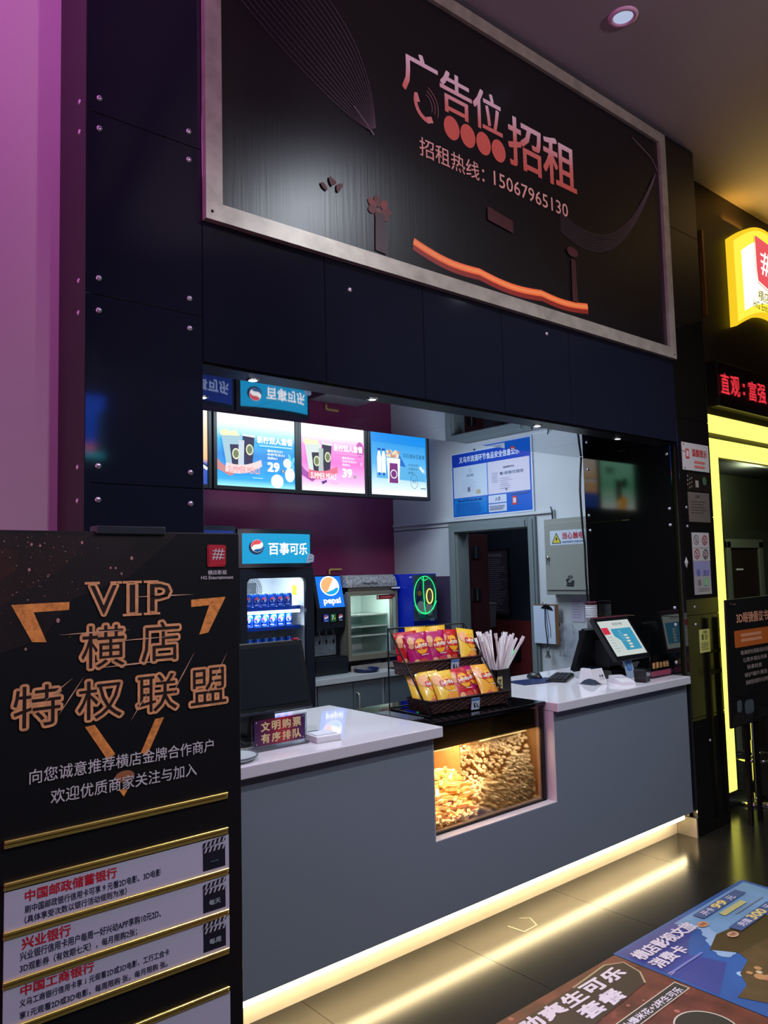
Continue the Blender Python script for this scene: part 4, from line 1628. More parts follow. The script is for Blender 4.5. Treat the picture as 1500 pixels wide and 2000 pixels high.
basket(0.030, RW - .008, 0.205, 0.318, 0.172, 0.062, 0.010)
basket(0.030, RW + .018, 0.034, 0.205, 0.010, 0.060, 0.012)
for (x, y, z) in ((0.285, 0.190, 0.176), (0.262, 0.017, 0.006)):
    fr = frame(tl(x, y, z), tl(1, 0, 0) - tl(0, 0, 0), tl(0, -.16, 1) - tl(0, 0, 0))
    b = MB()
    b.prism([(0, 0), (.052, 0), (.052, .056), (0, .056)], fr, .002, c_(190, 204, 222))
    o = b.build('price_tag', t)
    g = G(fr, .0006)
    g.rect(0, .044, .052, .056, c_(70, 120, 180))
    g.line([(.012, .034), (.020, .012)], .004, c_(20, 22, 30))
    g.line([(.022, .036), (.019, .022), (.026, .010)], .005, c_(20, 22, 30))
    g.line([(.033, .032), (.036, .012)], .004, c_(20, 22, 30))
    g.line([(.041, .020), (.044, .008)], .0035, c_(20, 22, 30))
    g.build('handwriting', o)

# ------------------------------------------------------------------ bags of chips
BW, BH, BT = 0.136, 0.198, 0.024


def bulge(u, v):
    a = max(0.0, 1 - (2 * u / BW) ** 2)
    q = max(0.0, math.sin(PI * min(1, max(0, (v - .008) / (BH - .016)))))
    return BT * a ** 0.75 * q ** 0.55 + .0016 * math.sin(u * 190 + v * 60) * a * q


def make_bag(kind):
    base, top, acc = {'red': ((198, 22, 34), (210, 40, 44), (240, 170, 40)), 'magenta': ((186, 22, 104), (198, 40, 96), (240, 160, 60)),
                      'yellow': ((246, 200, 56), (246, 196, 70), (250, 214, 70)), 'orange': ((248, 176, 56), (246, 188, 80), (250, 206, 90))}[kind]
    foil = mat('foil_' + kind, base, 0.28, spec=0.6, coat=0.3)
    b = MB()
    nu, nv = 18, 20
    vs, ws = [], []
    for j in range(nv + 1):
        v = BH * j / nv
        for i in range(nu + 1):
            u = -BW / 2 + BW * i / nu
            pinch = 1 - .06 * math.sin(PI * j / nv)
            vs.append((u * pinch, -bulge(u, v), v + (.003 if (i % 2 and j in (0, nv)) else 0)))
            ws.append((u * pinch, bulge(u, v) * .8, v + (.003 if (i % 2 and j in (0, nv)) else 0)))
    q = nu + 1
    fs = [(j * q + i, j * q + i + 1, (j + 1) * q + i + 1, (j + 1) * q + i) for j in range(nv) for i in range(nu)]
    b.add(vs, fs, foil, True)
    b.add(ws, [tuple(reversed(f)) for f in fs], foil, True)
    o = b.build('chip_bag', base=(0, 0, 0))
    fr = front(0.0)
    g = G(fr, .0012, .0005, warp=lambda a, c: bulge(a, c))
    tanc, tan2 = c_(232, 178, 124, .4), c_(214, 150, 96, .4)
    if kind in ('yellow', 'orange'):
        g.disc(-.036, .150, .026, c_(246, 180, 124, .35), ry=.030, rings=3, rot=.4)
        g.disc(.016, .050, .038, c_(246, 160, 60, .35), ry=.030, rings=3)
        g.disc(-.020, .034, .020, c_(226, 120, 90, .35), rings=3)
    else:
        g.disc(-.042, .160, .018, tanc, ry=.020, rings=3)
        g.disc(-.044, .134, .014, tan2, ry=.013, rings=3)
        g.disc(.012, .044, .030, c_(206, 84, 70, .35), rings=3, ry=.024)
        g.disc(-.030, .052, .016, tanc, rings=2)
        g.disc(.038, .034, .013, c_(150, 40, 60, .35), rings=2)
    g.disc(.010, .128, .038, c_(244, 168, 36, .35), ry=.040, rings=4)
    g.disc(.010, .143, .024, c_(250, 200, 80, .35), ry=.015, rings=3)
    n = 8
    up = [(-.034 + .088 * i / n, .143 + .005 * math.sin(PI * i / n)) for i in range(n + 1)]
    dn = [(-.034 + .088 * i / n, .115 - .004 * math.sin(PI * i / n)) for i in range(n, -1, -1)]
    vs = [g.P(*p_) for p_ in up] + [g.P(*p_) for p_ in reversed(dn)]
    g.add(vs, [(i, n + 1 + i, n + 2 + i, i + 1)[::-1] for i in range(n)], c_(196, 24, 40, .35))
    g.h += .0008
    g.text("Lay's乐事", (-.029, .119, .049, .141), c_(250, 246, 240, .35), .03)
    g.bars(-.002, .082, .046, .086, 1, c_(250, 236, 220, .4), .8, 0)
    g.build('printed_front', o)
    return o


bags = {}
lo_l, up_l = 'on the lower basket', 'on the upper basket'
place = [
    # kind, x, y, z, lean, yaw, roll, label
    ('red', 0.094, 0.278, 0.182, .14, -.08, -.05, 'red chip bag half hidden behind the leftmost magenta one on the upper basket'),
    ('magenta', 0.140, 0.236, 0.178, .20, -.06, -.08, 'magenta chip bag with tan chips, between two others left on the upper basket'),
    ('magenta', 0.256, 0.240, 0.178, .20, .00, -.03, 'magenta chip bag standing straight in the middle of the upper basket'),
    ('red', 0.350, 0.258, 0.180, .20, .05, .04, 'red chip bag standing beside the yellow one on the upper basket'),
    ('yellow', 0.446, 0.222, 0.185, .30, .18, .16, 'yellow chip bag leaning at the right end of the upper basket'),
    ('yellow', 0.165, 0.312, 0.200, .06, .00, .02, 'yellow chip bag peeking over the magenta ones, first of the back row'),
    ('yellow', 0.300, 0.312, 0.198, .06, .00, -.02, 'yellow chip bag peeking out behind the red one in the back row'),
    ('yellow', 0.100, 0.150, 0.010, .46, -.16, -.06, 'yellow chip bag mostly hidden at the far left end of the lower basket'),
    ('yellow', 0.128, 0.108, 0.010, .48, -.12, -.05, 'yellow chip bag second from the left on the lower basket, overlapping its neighbour'),
    ('yellow', 0.188, 0.066, 0.012, .50, -.06, -.05, 'yellow chip bag facing forward beside the red one on the lower basket'),
    ('red', 0.306, 0.078, 0.014, .50, .00, -.04, 'red chip bag in the middle of the lower basket above the price tag'),
    ('magenta', 0.398, 0.112, 0.016, .48, .05, -.06, 'magenta chip bag between red and orange bags on the lower basket'),
    ('orange', 0.458, 0.070, 0.020, .48, .12, .02, 'orange and yellow chip bag at the right end of the lower basket'),
]
for kind, x, y, z, lean, yaw, roll, lab in place:
    if kind not in bags:
        o = bags[kind] = make_bag(kind)
    else:
        o = blend_copy(bags[kind])
    o.location = tl(x, y, z)
    o.rotation_euler = (Matrix.Rotation(RZ + yaw, 4, 'Z') @ Matrix.Rotation(-lean, 4, 'X') @ Matrix.Rotation(roll, 4, 'Y')).to_euler()
    setp(o, lab, 'bag of chips', 'bags of chips on the wire rack')

# ------------------------------------------------------------------ straws in a dark holder
hx, hy = 3.145, 2.83
hold_m = mat('holder_brown', (28, 22, 22), 0.4)
t = thing('straw_holder', 'dark square straw holder beside the chip rack', 'holder', (hx, hy, 0.974))
b = MB()
for (x0, x1, y0, y1) in ((hx - .055, hx + .055, hy - .055, hy - .050), (hx - .055, hx + .055, hy + .050, hy + .055), (hx - .055, hx - .050, hy - .055, hy + .055), (hx + .050, hx + .055, hy - .055, hy + .055)):
    b.box(x0, x1, y0, y1, 0.974, 1.135, hold_m)
b.box(hx - .055, hx + .055, hy - .055, hy + .055, 0.974, 0.980, black_plastic)
b.build('body', t)
g = G(front(hy - .055), .001)
g.rrect(hx - .052, 1.03, hx - .012, 1.10, .004, c_(196, 176, 120))
g.text('Z', (hx - .046, 1.05, hx - .02, 1.085), c_(60, 50, 40), .03)
g.build('label_sticker', t)
sm = mat('straw_paper', (240, 234, 234), 0.6)
s = MB()
s.cyl((0, 0, 0), (0, 0, .215), .0058, sm, n=8)
s.add([(-.008, 0, .205), (.008, 0, .205), (.009, 0, .236), (-.009, 0, .236)], [(0, 1, 2, 3)], sm)
s.add([(-.008, .001, .205), (.008, .001, .205), (.009, .001, .236), (-.009, .001, .236)], [(3, 2, 1, 0)], sm)
straw = s.build('wrapped_straw', base=(0, 0, 0))
rn = random.Random(4)
for k in range(34):
    o = straw if k == 0 else straw.copy()
    if k:
        COL.objects.link(o)
    a, r = rn.uniform(0, 2 * PI), .036 * math.sqrt(rn.random())
    dx, dy = r * math.cos(a), r * math.sin(a)
    tx, ty = dx * 8 + rn.uniform(-.08, .12), dy * 6 + rn.uniform(-.08, .08)
    o.location = (hx + dx, hy + dy, 1.075 + rn.uniform(-.02, .03))
    o.rotation_euler = (-ty, tx + (.22 if dx > 0 else -.06), rn.uniform(-.8, .8))
    setp(o, 'white paper wrapped straw in the dark holder beside the chip rack', 'straw', 'wrapped straws in the holder')

# ------------------------------------------------------------------ left part of the counter
WT = 0.972
t = thing('till_monitor', 'large black till monitor tilted back behind the purple counter sign', 'monitor', (1.72, 2.86, WT))
T = Matrix.Translation((1.735, 2.80, 1.098)) @ Matrix.Rotation(math.radians(-14), 4, 'X')
b = MB()
b.box(-.178, .206, -.006, .030, 0, .285, black_plastic, .006, T)
b.build('casing', t)
b = MB()
b.box(-.158, .184, -.0085, -.005, .022, .262, mat('off_screen', (30, 34, 38), 0.16), 0, T)
b.build('screen', t)
b = MB()
b.box(-.178, .206, -.010, .002, -.006, .002, chrome, 0, T)
b.build('chrome_edge', t)
b = MB()
b.box(.160, .184, -.010, .012, .284, .291, c_(190, 30, 60), 0, T)
b.build('red_tab', t)
b = MB()
b.box(1.60, 1.86, 2.79, 3.00, WT, WT + .022, black_plastic, .008)
b.hexa([(1.66, 2.86, WT + .02), (1.80, 2.86, WT + .02), (1.80, 2.96, WT + .02), (1.66, 2.96, WT + .02), (1.68, 2.845, 1.20), (1.78, 2.845, 1.20), (1.78, 2.885, 1.20), (1.68, 2.885, 1.20)], black_plastic)
b.build('stand', t)

SY = 2.700
t = thing('queue_sign', 'purple and red acrylic sign with gold writing below the till monitor', 'sign', (1.72, SY, WT))
b = MB()
b.box(1.592, 1.846, SY, SY + .006, WT + .010, 1.094, acrylic, .001, seg=1)
b.box(1.592, 1.846, SY - .018, SY + .035, WT, WT + .010, acrylic)
b.build('acrylic_stand', t)
f = front(SY)
g = G(f, .0010)
pm = ramp_mat('queue_sign_print', 'X', -0.115, 0.115, [(0.0, (62, 34, 74)), (0.3, (110, 30, 60)), (0.55, (176, 44, 54)), (0.8, (104, 32, 66)), (1.0, (60, 36, 86))], 0.3)
g.rect(1.600, 0.990, 1.838, 1.090, pm)
o = g.build('printed_panel', t, base=(1.72, SY, WT))
g = G(f, .0016)
gl = c_(226, 196, 142)
for k, ch in enumerate('文明购票'):
    g.text(ch, (1.630 + k * .049, 1.044, 1.671 + k * .049, 1.081), gl, .022)
for k, ch in enumerate('有序排队'):
    g.text(ch, (1.630 + k * .049, 0.999, 1.671 + k * .049, 1.036), gl, .022)
for x, z in ((1.610, .998), (1.828, .998), (1.610, 1.082), (1.828, 1.082)):
    g.disc(x, z, .003, c_(170, 150, 170))
g.build('lettering', t)

t = thing('card_reader', 'flat white card reader box lying beside the purple counter sign', 'card reader', (1.92, 2.69, WT), math.radians(-6))
TT = W[t]
b = MB()
b.box(-.058, .058, -.052, .058, 0, .026, white_plastic, .004, TT)
b.build('body', t)
b = MB()
b.box(-.048, .048, -.030, .050, .026, .029, c_(206, 206, 214), .001, TT, 1)
b.build('lid', t)
b = MB()
b.box(-.040, .010, .052, .060, .026, .030, c_(30, 70, 80), 0, TT)
b.build('slot', t)

t = thing('white_dish', 'white dish with a grey rim at the counter edge next to the standing poster', 'dish', (1.47, 2.64, WT))
b = MB()
b.lathe([(0.0, 0.001), (0.070, 0.001), (0.085, 0.010), (0.090, 0.018), (0.086, 0.018), (0.068, 0.006), (0.0, 0.005)], (1.475, 2.640, WT), c_(196, 206, 206, .3), 28)
b.build('body', t)
b = MB()
b.tube([(1.475 + .089 * math.cos(2 * PI * k / 28), 2.640 + .089 * math.sin(2 * PI * k / 28), WT + .018) for k in range(28)], .003, c_(96, 104, 110), 6, True)
b.build('rim', t)

b = MB()
b.box(2.446, 2.520, 2.72, 2.99, .9745, .978, c_(90, 96, 104, .15), 0)
b.build('clear_mat', label='thin grey plastic mat under the left foot of the wire rack', cat='mat')

# ------------------------------------------------------------------ right part of the counter
t = thing('payment_scanner', 'white payment scanner box with a dark wavy foot on the right worktop', 'payment scanner', (3.945, 2.79, WT), math.radians(-4))
TT = W[t]
h = .090


def lp(p):
    return TT @ Vector(p)


b = MB()
b.hexa([lp(q) for q in ((-.062, -.055, .001), (.062, -.055, .001), (.062, .055, .001), (-.062, .055, .001), (-.050, -.030, h), (.050, -.030, h), (.050, .046, h), (-.050, .046, h))], white_plastic)
b.build('body', t)
b = MB()
b.hexa([lp(q) for q in ((-.046, -.027, h), (.046, -.027, h), (.046, .043, h), (-.046, .043, h), (-.042, -.024, h + .004), (.042, -.024, h + .004), (.042, .040, h + .004), (-.042, .040, h + .004))], c_(24, 28, 40, .1))
b.build('scan_window', t)
f = frame(lp((0, -.055, 0)), lp((1, 0, 0)) - lp((0, 0, 0)), lp((0, .025, h)) - lp((0, 0, 0)))
g = G(f, .001)
g.poly([(-.060, .002), (.020, .002), (.008, .004), (-.012, .014), (-.034, .030), (-.048, .034), (-.059, .035)], c_(52, 62, 78))
g.fr = frame(lp((-.062, 0, 0)), lp((0, -1, 0)) - lp((0, 0, 0)), lp((.012, 0, h)) - lp((0, 0, 0)))
g.poly([(-.052, .002), (-.040, .006), (-.015, .026), (.020, .038), (.048, .036), (.053, .034), (.054, .002)], c_(52, 62, 78))
g.fr = f
g.rrect(.008, .042, .021, .056, .003, c_(110, 130, 140))
g.disc(.035, .049, .0075, c_(70, 80, 90))
g.rect(.009, .030, .020, .033, c_(150, 150, 160))
g.rect(.027, .030, .043, .033, c_(150, 150, 160))
g.build('printed_front', t)

t = thing('card_terminal', 'low white card terminal lying on the right worktop before the till', 'card terminal', (4.06, 2.67, WT), math.radians(-30))
TT = W[t]
b = MB()
b.hexa([lp(q) for q in ((-.045, -.085, .0), (.045, -.085, .0), (.045, .085, .0), (-.045, .085, .0), (-.042, -.080, .020), (.042, -.080, .020), (.042, .080, .040), (-.042, .080, .040))], white_plastic)
b.build('body', t)
b = MB()
b.hexa([lp(q) for q in ((-.038, .010, .0325), (.038, .010, .0325), (.038, .072, .0400), (-.038, .072, .0400), (-.038, .010, .0345), (.038, .010, .0345), (.038, .072, .0420), (-.038, .072, .0420))], c_(200, 196, 206, .3))
b.build('lid', t)
b = MB()
b.tube([(4.04, 2.74, WT + .02), (4.02, 2.82, WT + .012), (4.04, 2.92, WT + .006), (4.10, 3.02, WT + .005)], .003, c_(200, 200, 205), 6)
b.build('cable', t)

t = thing('phone_holder', 'small black curved phone holder near the right end of the counter', 'phone holder', (4.20, 2.60, WT))
b = MB()
pr = [(-.035, .0), (.045, .0), (.045, .006), (.010, .012), (-.012, .030), (-.030, .075), (-.042, .073), (-.030, .020)]
f = frame((4.20, 2.585, WT), (1, .25, 0), (0, 0, 1))
b.prism([(a, c) for a, c in pr], f, .07, black_plastic)
b.build('body', t)
b = MB()
b.prism([(.030, .006), (.045, .006), (.045, .016), (.036, .016)], f, .07, black_plastic)
b.build('lip', t)

t = thing('blue_card_stand', 'leaning pale card with a blue emblem beside the clear counter sign', 'card stand', (4.30, 2.75, WT))
f = frame((4.262, 2.760, WT), (1, -.1, 0), (-.12, .18, 1))
b = MB()
b.prism([(0, 0), (.080, 0), (.080, .135), (0, .135)], f, .003, c_(150, 170, 190, .3))
b.build('card', t)
b = MB()
b.box(4.265, 4.335, 2.766, 2.80, WT, WT + .012, acrylic)
b.build('foot', t)
g = G(f, .001)
g.rrect(.018, .045, .062, .105, .012, c_(40, 110, 190))
g.text('付', (.024, .052, .056, .096), c_(160, 190, 220), .02)
g.build('printed_emblem', t)

AY = 2.650
t = thing('counter_sign', 'clear acrylic sign with orange writing at the right end of the counter', 'sign', (4.46, AY, WT))
b = MB()
b.box(4.342, 4.574, AY, AY + .005, WT + .004, 1.108, acrylic)
b.box(4.342, 4.574, AY - .012, AY + .04, WT, WT + .005, acrylic)
b.build('acrylic_stand', t)
g = G(front(AY), .001)
g.rect(4.346, WT + .008, 4.570, 1.012, mat('pink_sign_band', (150, 60, 84), 0.4, noise=.25, nscale=20))
for k, ch in enumerate('影票咨询处'):
    g.text(ch, (4.362 + k * .039, 1.028, 4.396 + k * .039, 1.064), c_(216, 160, 104), .02)
g.build('printed_film', t)

# till with two screens
t = thing('till_terminal', 'black till with a lit customer screen at the right end of the counter', 'till', (4.30, 2.90, WT))
P0 = (4.135, 2.742, 1.090)
uu = Vector((1, -.02, 0))
vv = Vector((-.10, .10, .262))
f = frame(P0, uu, vv)
b = MB()
b.prism([(0, 0), (.362, 0), (.362, .288), (0, .288)], f, .032, black_plastic)
b.build('customer_screen_casing', t)
g = G(f, .0010)
g.rect(.022, .028, .340, .266, e_(226, 236, 232, 0.72))
g.rect(.024, .176, .088, .222, e_(226, 40, 70, 0.75))
g.poly([(.110, .060), (.318, .060), (.318, .210), (.110, .210)], e_(60, 166, 206, 0.72))
g.poly([(.110, .060), (.155, .060), (.150, .130), (.110, .160)], e_(220, 234, 230, 0.72))
for k in range(5):
    g.rect(.205 + .004 * (k % 2), .074 + k * .020, .240 + .004 * (k % 2), .086 + k * .020, e_(238, 236, 214, 0.75))
g.bars(.165, .118, .20, .20, 5, e_(150, 206, 226, .7), .3, .4)
g.text('欢迎光临', (.150, .232, .250, .250), e_(110, 120, 126, .6), .01)
g.bars(.04, .05, .10, .165, 6, e_(190, 206, 206, .7), .3, .4)
g.build('lit_screen', t)
b = MB()
b.prism([(0, .286), (.362, .286), (.362, .298), (0, .298)], f, .02, c_(96, 40, 52))
b.build('casing_edge', t)
b = MB()
f2 = frame((4.445, 3.050, 1.020), (-1, 0, 0), (0, -.10, .26))
b.prism([(0, 0), (.365, 0), (.365, .278), (0, .278)], f2, .030, black_plastic)
b.build('staff_screen_casing', t)
b = MB()
b.prism([(.018, .022), (.347, .022), (.347, .260), (.018, .260)], f2, .002, mat('staff_screen', (20, 24, 30), .2), .002)
b.build('staff_screen', t)
b = MB()
b.hexa([(4.16, 2.80, WT), (4.40, 2.80, WT), (4.40, 3.02, WT), (4.16, 3.02, WT), (4.18, 2.82, WT + .05), (4.38, 2.82, WT + .05), (4.38, 3.00, WT + .05), (4.18, 3.00, WT + .05)], black_plastic)
b.hexa([(4.22, 2.86, WT + .05), (4.36, 2.86, WT + .05), (4.36, 2.96, WT + .05), (4.22, 2.96, WT + .05), (4.20, 2.83, 1.20), (4.34, 2.83, 1.20), (4.34, 2.94, 1.20), (4.20, 2.94, 1.20)], black_plastic)
b.build('stand', t)

t = thing('keyboard', 'black keyboard on the right worktop behind the white scanner', 'keyboard', (3.99, 3.06, WT), math.radians(28))
TT = W[t]
b = MB()
b.box(-.16, .16, -.062, .062, .0, .016, black_plastic, .004, TT, 1)
b.build('body', t)
b = MB()
for r in range(4):
    for k in range(11):
        b.box(-.150 + k * .0273, -.150 + k * .0273 + .023, -.052 + r * .026, -.052 + r * .026 + .021, .016, .022, c_(28, 30, 34, .4), 0, TT)
b.build('keys', t)
t = thing('computer_mouse', 'black computer mouse on the blue folder', 'mouse', (3.90, 3.19, WT + .0062))
b = MB()
pf = []
for k in range(9):
    a = PI / 2 * k / 8
    pf.append((max(1e-4, math.cos(a)), math.sin(a)))
vs = []
n = 18
for r, z in pf:
    for i in range(n):
        q = 2 * PI * i / n
        vs.append((3.90 + .033 * r * math.cos(q), 3.19 + .056 * r * math.sin(q), WT + .0065 + .034 * z))
fs = [(k * n + i, k * n + (i + 1) % n, (k + 1) * n + (i + 1) % n, (k + 1) * n + i) for k in range(8) for i in range(n)]
fs.append(tuple(range(n - 1, -1, -1)))
b.add(vs, fs, black_plastic, True)
b.build('body', t)
b = MB()
b.cyl((3.897, 3.155, WT + .034), (3.903, 3.155, WT + .034), .009, c_(60, 60, 66), n=12)
b.build('scroll_wheel', t)
t = thing('blue_folder', 'dark blue folder lying under the mouse on the right worktop', 'folder', (3.80, 3.10, WT), math.radians(-12))
TT = W[t]
b = MB()
b.box(-.15, .15, -.085, .085, 0, .003, c_(26, 44, 92, .35), 0, TT)
b.box(-.15, .15, -.085, .085, .0045, .006, c_(24, 40, 84, .35), 0, TT)
b.build('cover', t)
b = MB()
b.box(-.148, .146, -.083, .083, .003, .0045, c_(190, 196, 206), 0, TT)
b.build('sheets', t)

# stacked paper cups on a black printer box
b = MB()
b.box(4.44, 4.58, 3.11, 3.24, WT, 1.235, black_plastic, .006)
b.build('receipt_printer', label='black printer box behind the till at the end of the counter', cat='printer')
cupm = c_(222, 222, 226, .5)
b = MB()
b.lathe([(0.0, .001), (.027, .0), (.037, .085), (.040, .087), (.039, .091), (.036, .088), (.026, .004), (0.0, .004)], (0, 0, 0), cupm, 20)
cup = b.build('paper_cup', base=(0, 0, 0))
for k in range(7):
    o = cup if k == 0 else cup.copy()
    if k:
        COL.objects.link(o)
    o.location = (4.508, 3.175, 1.2352 + k * .0125)
    setp(o, 'white paper cup in the short stack behind the black till', 'paper cup', 'stacked paper cups')
b = MB()
b.lathe([(0.0, .001), (.028, .0), (.038, .095), (.041, .097), (.040, .101), (.037, .098), (.027, .004), (0.0, .004)], (4.508, 3.175, 1.3235), c_(96, 30, 54, .5), 20)
b.build('paper_cup', label='dark red paper cup on top of the stack behind the till', cat='paper cup')

# ------------------------------------------------------------------ things on the white wall
PXW = 4.985
t = thing('safety_poster', 'blue food safety notice board with two certificates above the doorway', 'notice board', (PXW, 4.47, 2.124))
b = MB()
b.box(PXW, 4.999, 4.012, 4.933, 2.122, 2.70, c_(214, 222, 240, .3))
b.build('board', t)
f = wallx(PXW)
g = G(f, .001)
g.rect(-4.920, 2.134, -4.026, 2.690, c_(24, 100, 206, .25))
g.rect(-4.918, 2.575, -4.028, 2.688, c_(22, 66, 190, .25))
g.rect(-4.905, 2.298, -4.504, 2.575, c_(206, 218, 236, .25))
g.rect(-4.496, 2.298, -4.040, 2.575, c_(222, 214, 232, .25))
g.rect(-4.496, 2.222, -4.295, 2.288, c_(210, 216, 236, .25))
g.rect(-4.496, 2.146, -4.295, 2.214, c_(206, 212, 232, .25))
g.rect(-4.905, 2.146, -4.51, 2.288, c_(30, 130, 214, .25))
g.rect(-4.232, 2.190, -4.185, 2.262, c_(214, 70, 60, .3))
g.rect(-4.224, 2.206, -4.193, 2.246, c_(226, 214, 220, .3))
g.build('printed_sheet', t)
g = G(f, .0024)
wt = c_(236, 242, 255, .4)
g.text('义乌市流通环节食品安全信息公示', (-4.830, 2.605, -4.140, 2.662), wt, .02)
gy = c_(130, 140, 170)
g.ring(-4.70, 2.530, .016, .004, gy)
g.text('执照', (-4.745, 2.475, -4.660, 2.500), gy, .02)
g.bars(-4.80, 2.34, -4.62, 2.46, 7, c_(176, 190, 214), .2, .4)
g.rect(-4.735, 2.345, -4.705, 2.385, c_(120, 110, 140))
g.rect(-4.635, 2.320, -4.585, 2.355, c_(190, 180, 150))
g.text('食品经营许可证', (-4.32, 2.505, -4.20, 2.522), c_(80, 70, 110), .01)
g.bars(-4.45, 2.39, -4.37, 2.48, 6, c_(150, 150, 184), .3, .3)
g.text('小微餐饮服务', (-4.35, 2.450, -4.10, 2.478), gy, .01)
g.disc(-4.345, 2.464, .012, c_(90, 84, 120))
g.bars(-4.36, 2.33, -4.20, 2.43, 6, c_(176, 172, 200), .25, .5)
g.rect(-4.30, 2.318, -4.285, 2.336, c_(120, 110, 140))
g.text('食品安全承诺', (-4.86, 2.262, -4.57, 2.280), c_(20, 50, 130), .01)
g.bars(-4.88, 2.155, -4.55, 2.252, 8, c_(24, 96, 190), .4, .2)
g.text('人员', (-4.42, 2.240, -4.36, 2.272), gy, .01)
g.bars(-4.485, 2.160, -4.31, 2.200, 3, c_(110, 118, 160), .4, .2)
g.bars(-4.26, 2.272, -4.06, 2.292, 2, c_(90, 120, 190), .5, .1)
g.build('lettering', t)
b = MB()
b.cyl((4.990, 4.65, 2.70), (4.990, 4.65, 2.715), .008, black_metal, n=8)
b.build('hook', t)

t = thing('cable_trunking', 'thin white cable trunking running over the doorway', 'cable trunking', (4.99, 4.8, 2.10))
b = MB()
b.box(4.978, 5.0, 3.835, 5.75, 2.092, 2.118, white_paint, .003, seg=1)
b.build('long_duct', t)
b = MB()
b.box(4.978, 5.0, 3.815, 3.838, 2.04, 2.118, white_paint, .003, seg=1)
b.build('short_duct', t)
b = MB()
b.tube([(4.972, 3.826, 2.04), (4.970, 3.826, 2.10), (4.972, 3.835, 2.135), (4.985, 3.85, 2.14)], .005, black_plastic, 6)
b.build('cable', t)

EX = 4.88
t = thing('electric_box', 'grey steel electric box with a yellow warning triangle right of the doorway', 'electric box', (4.94, 3.63, 1.455))
eb = mat('electric_box_paint', (150, 152, 146), 0.45)
b = MB()
b.box(EX + .012, 5.0, 3.43, 3.850, 1.455, 2.038, eb, .004, seg=1)
b.build('body', t)
b = MB()
b.box(EX, EX + .012, 3.445, 3.838, 1.490, 2.005, eb, .003, seg=1)
d = b.build('door', t)
f = wallx(EX)
g = G(f, .0012)
g.rrect(-3.784, 1.834, -3.46, 1.944, .006, c_(206, 216, 230, .35))
g.poly([(-3.768, 1.845), (-3.678, 1.845), (-3.723, 1.930)], c_(30, 60, 70))
g.poly([(-3.757, 1.851), (-3.689, 1.851), (-3.723, 1.916)], c_(236, 208, 60))
g.poly([(-3.718, 1.905), (-3.735, 1.878), (-3.724, 1.879), (-3.730, 1.856), (-3.710, 1.884), (-3.721, 1.884)], c_(20, 30, 40))
for k, ch in enumerate('当心触电'):
    g.text(ch, (-3.668 + k * .050, 1.877, -3.625 + k * .050, 1.927), c_(196, 44, 60), .02)
g.text('ELECTRICITY LOOK OUT', (-3.666, 1.848, -3.476, 1.861), c_(60, 84, 160), .02)
g.build('warning_sticker', d)
b = MB()
b.lathe([(0.0, -.014), (.013, -.013), (.016, 0.0)], (EX, 3.808, 1.738), chrome, 16, 'X')
b.tube([(EX - .014, 3.808, 1.738), (EX - .018, 3.808, 1.722), (EX - .016, 3.811, 1.688)], .004, chrome, 6)
b.build('lock', d)
g = G(f, .0012)
dm = c_(36, 38, 40)
g.ring(-3.61, 1.588, .022, .008, dm, ry=.012)
g.poly([(-3.652, 1.570), (-3.630, 1.580), (-3.600, 1.560), (-3.575, 1.566), (-3.580, 1.530), (-3.640, 1.534)], dm)
g.disc(-3.615, 1.556, .016, c_(150, 150, 146), ry=.008)
g.line([(-3.648, 1.528), (-3.60, 1.522), (-3.580, 1.526)], .012, dm)
g.build('torn_label', d)

t = thing('clipboard', 'brown clipboard with a white sheet hanging beside the door frame', 'clipboard', (4.955, 3.9, 1.066))
b = MB()
b.box(4.952, 4.957, 3.790, 4.026, 1.066, 1.378, c_(120, 84, 56, .5), .002, seg=1)
b.build('board', t)
b = MB()
b.box(4.948, 4.9515, 3.822, 4.030, 1.072, 1.366, c_(206, 218, 240, .6))
b.build('paper_sheet', t)
b = MB()
b.prism([(-3.955, 1.348), (-3.835, 1.330), (-3.850, 1.352), (-3.880, 1.372), (-3.92, 1.372)], wallx(4.944), .006, black_metal)
b.tube([(4.945, 3.92 - .018 * math.cos(a), 1.375 + .018 * math.sin(a)) for a in [PI * k / 8 for k in range(9)]], .003, chrome, 6)
b.build('clip', t)
b = MB()
b.tube([(4.942, 3.912, 1.345), (4.943, 3.915, 1.22), (4.943, 3.90, 1.075), (4.945, 3.898, 1.045)], .0035, c_(30, 40, 60), 6)
b.tube([(4.942, 3.905, 1.345), (4.944, 3.890, 1.15), (4.943, 3.898, 1.06)], .002, c_(60, 70, 96), 6)
b.tube([(4.942, 3.890, 1.345), (4.944, 3.866, 1.18), (4.944, 3.868, 1.12)], .002, c_(90, 100, 130), 6)
b.build('hanging_string', t)
t = thing('key_bunch', 'bunch of keys hanging below the clipboard', 'keys', (4.95, 3.9, 0.96))
b = MB()
b.tube([(4.948, 3.898 + .014 * math.cos(2 * PI * k / 14), 1.034 + .014 * math.sin(2 * PI * k / 14)) for k in range(14)], .002, chrome, 5, True)
b.build('ring', t)
for k in range(4):
    a = -.45 + k * .3
    b = MB()
    y0, z0 = 3.898, 1.022
    q = frame((4.945 - .003 * k, y0, z0), (0, -math.cos(a), math.sin(a)), (0, math.sin(a), math.cos(a)))
    b.prism([(-.011, -.024), (.011, -.024), (.011, -.002), (-.011, -.002)], q, .002, chrome if k % 2 else black_metal)
    b.prism([(-.004, -.062), (.004, -.062), (.004, -.024), (-.004, -.024)], q, .002, chrome)
    b.build('key', t)

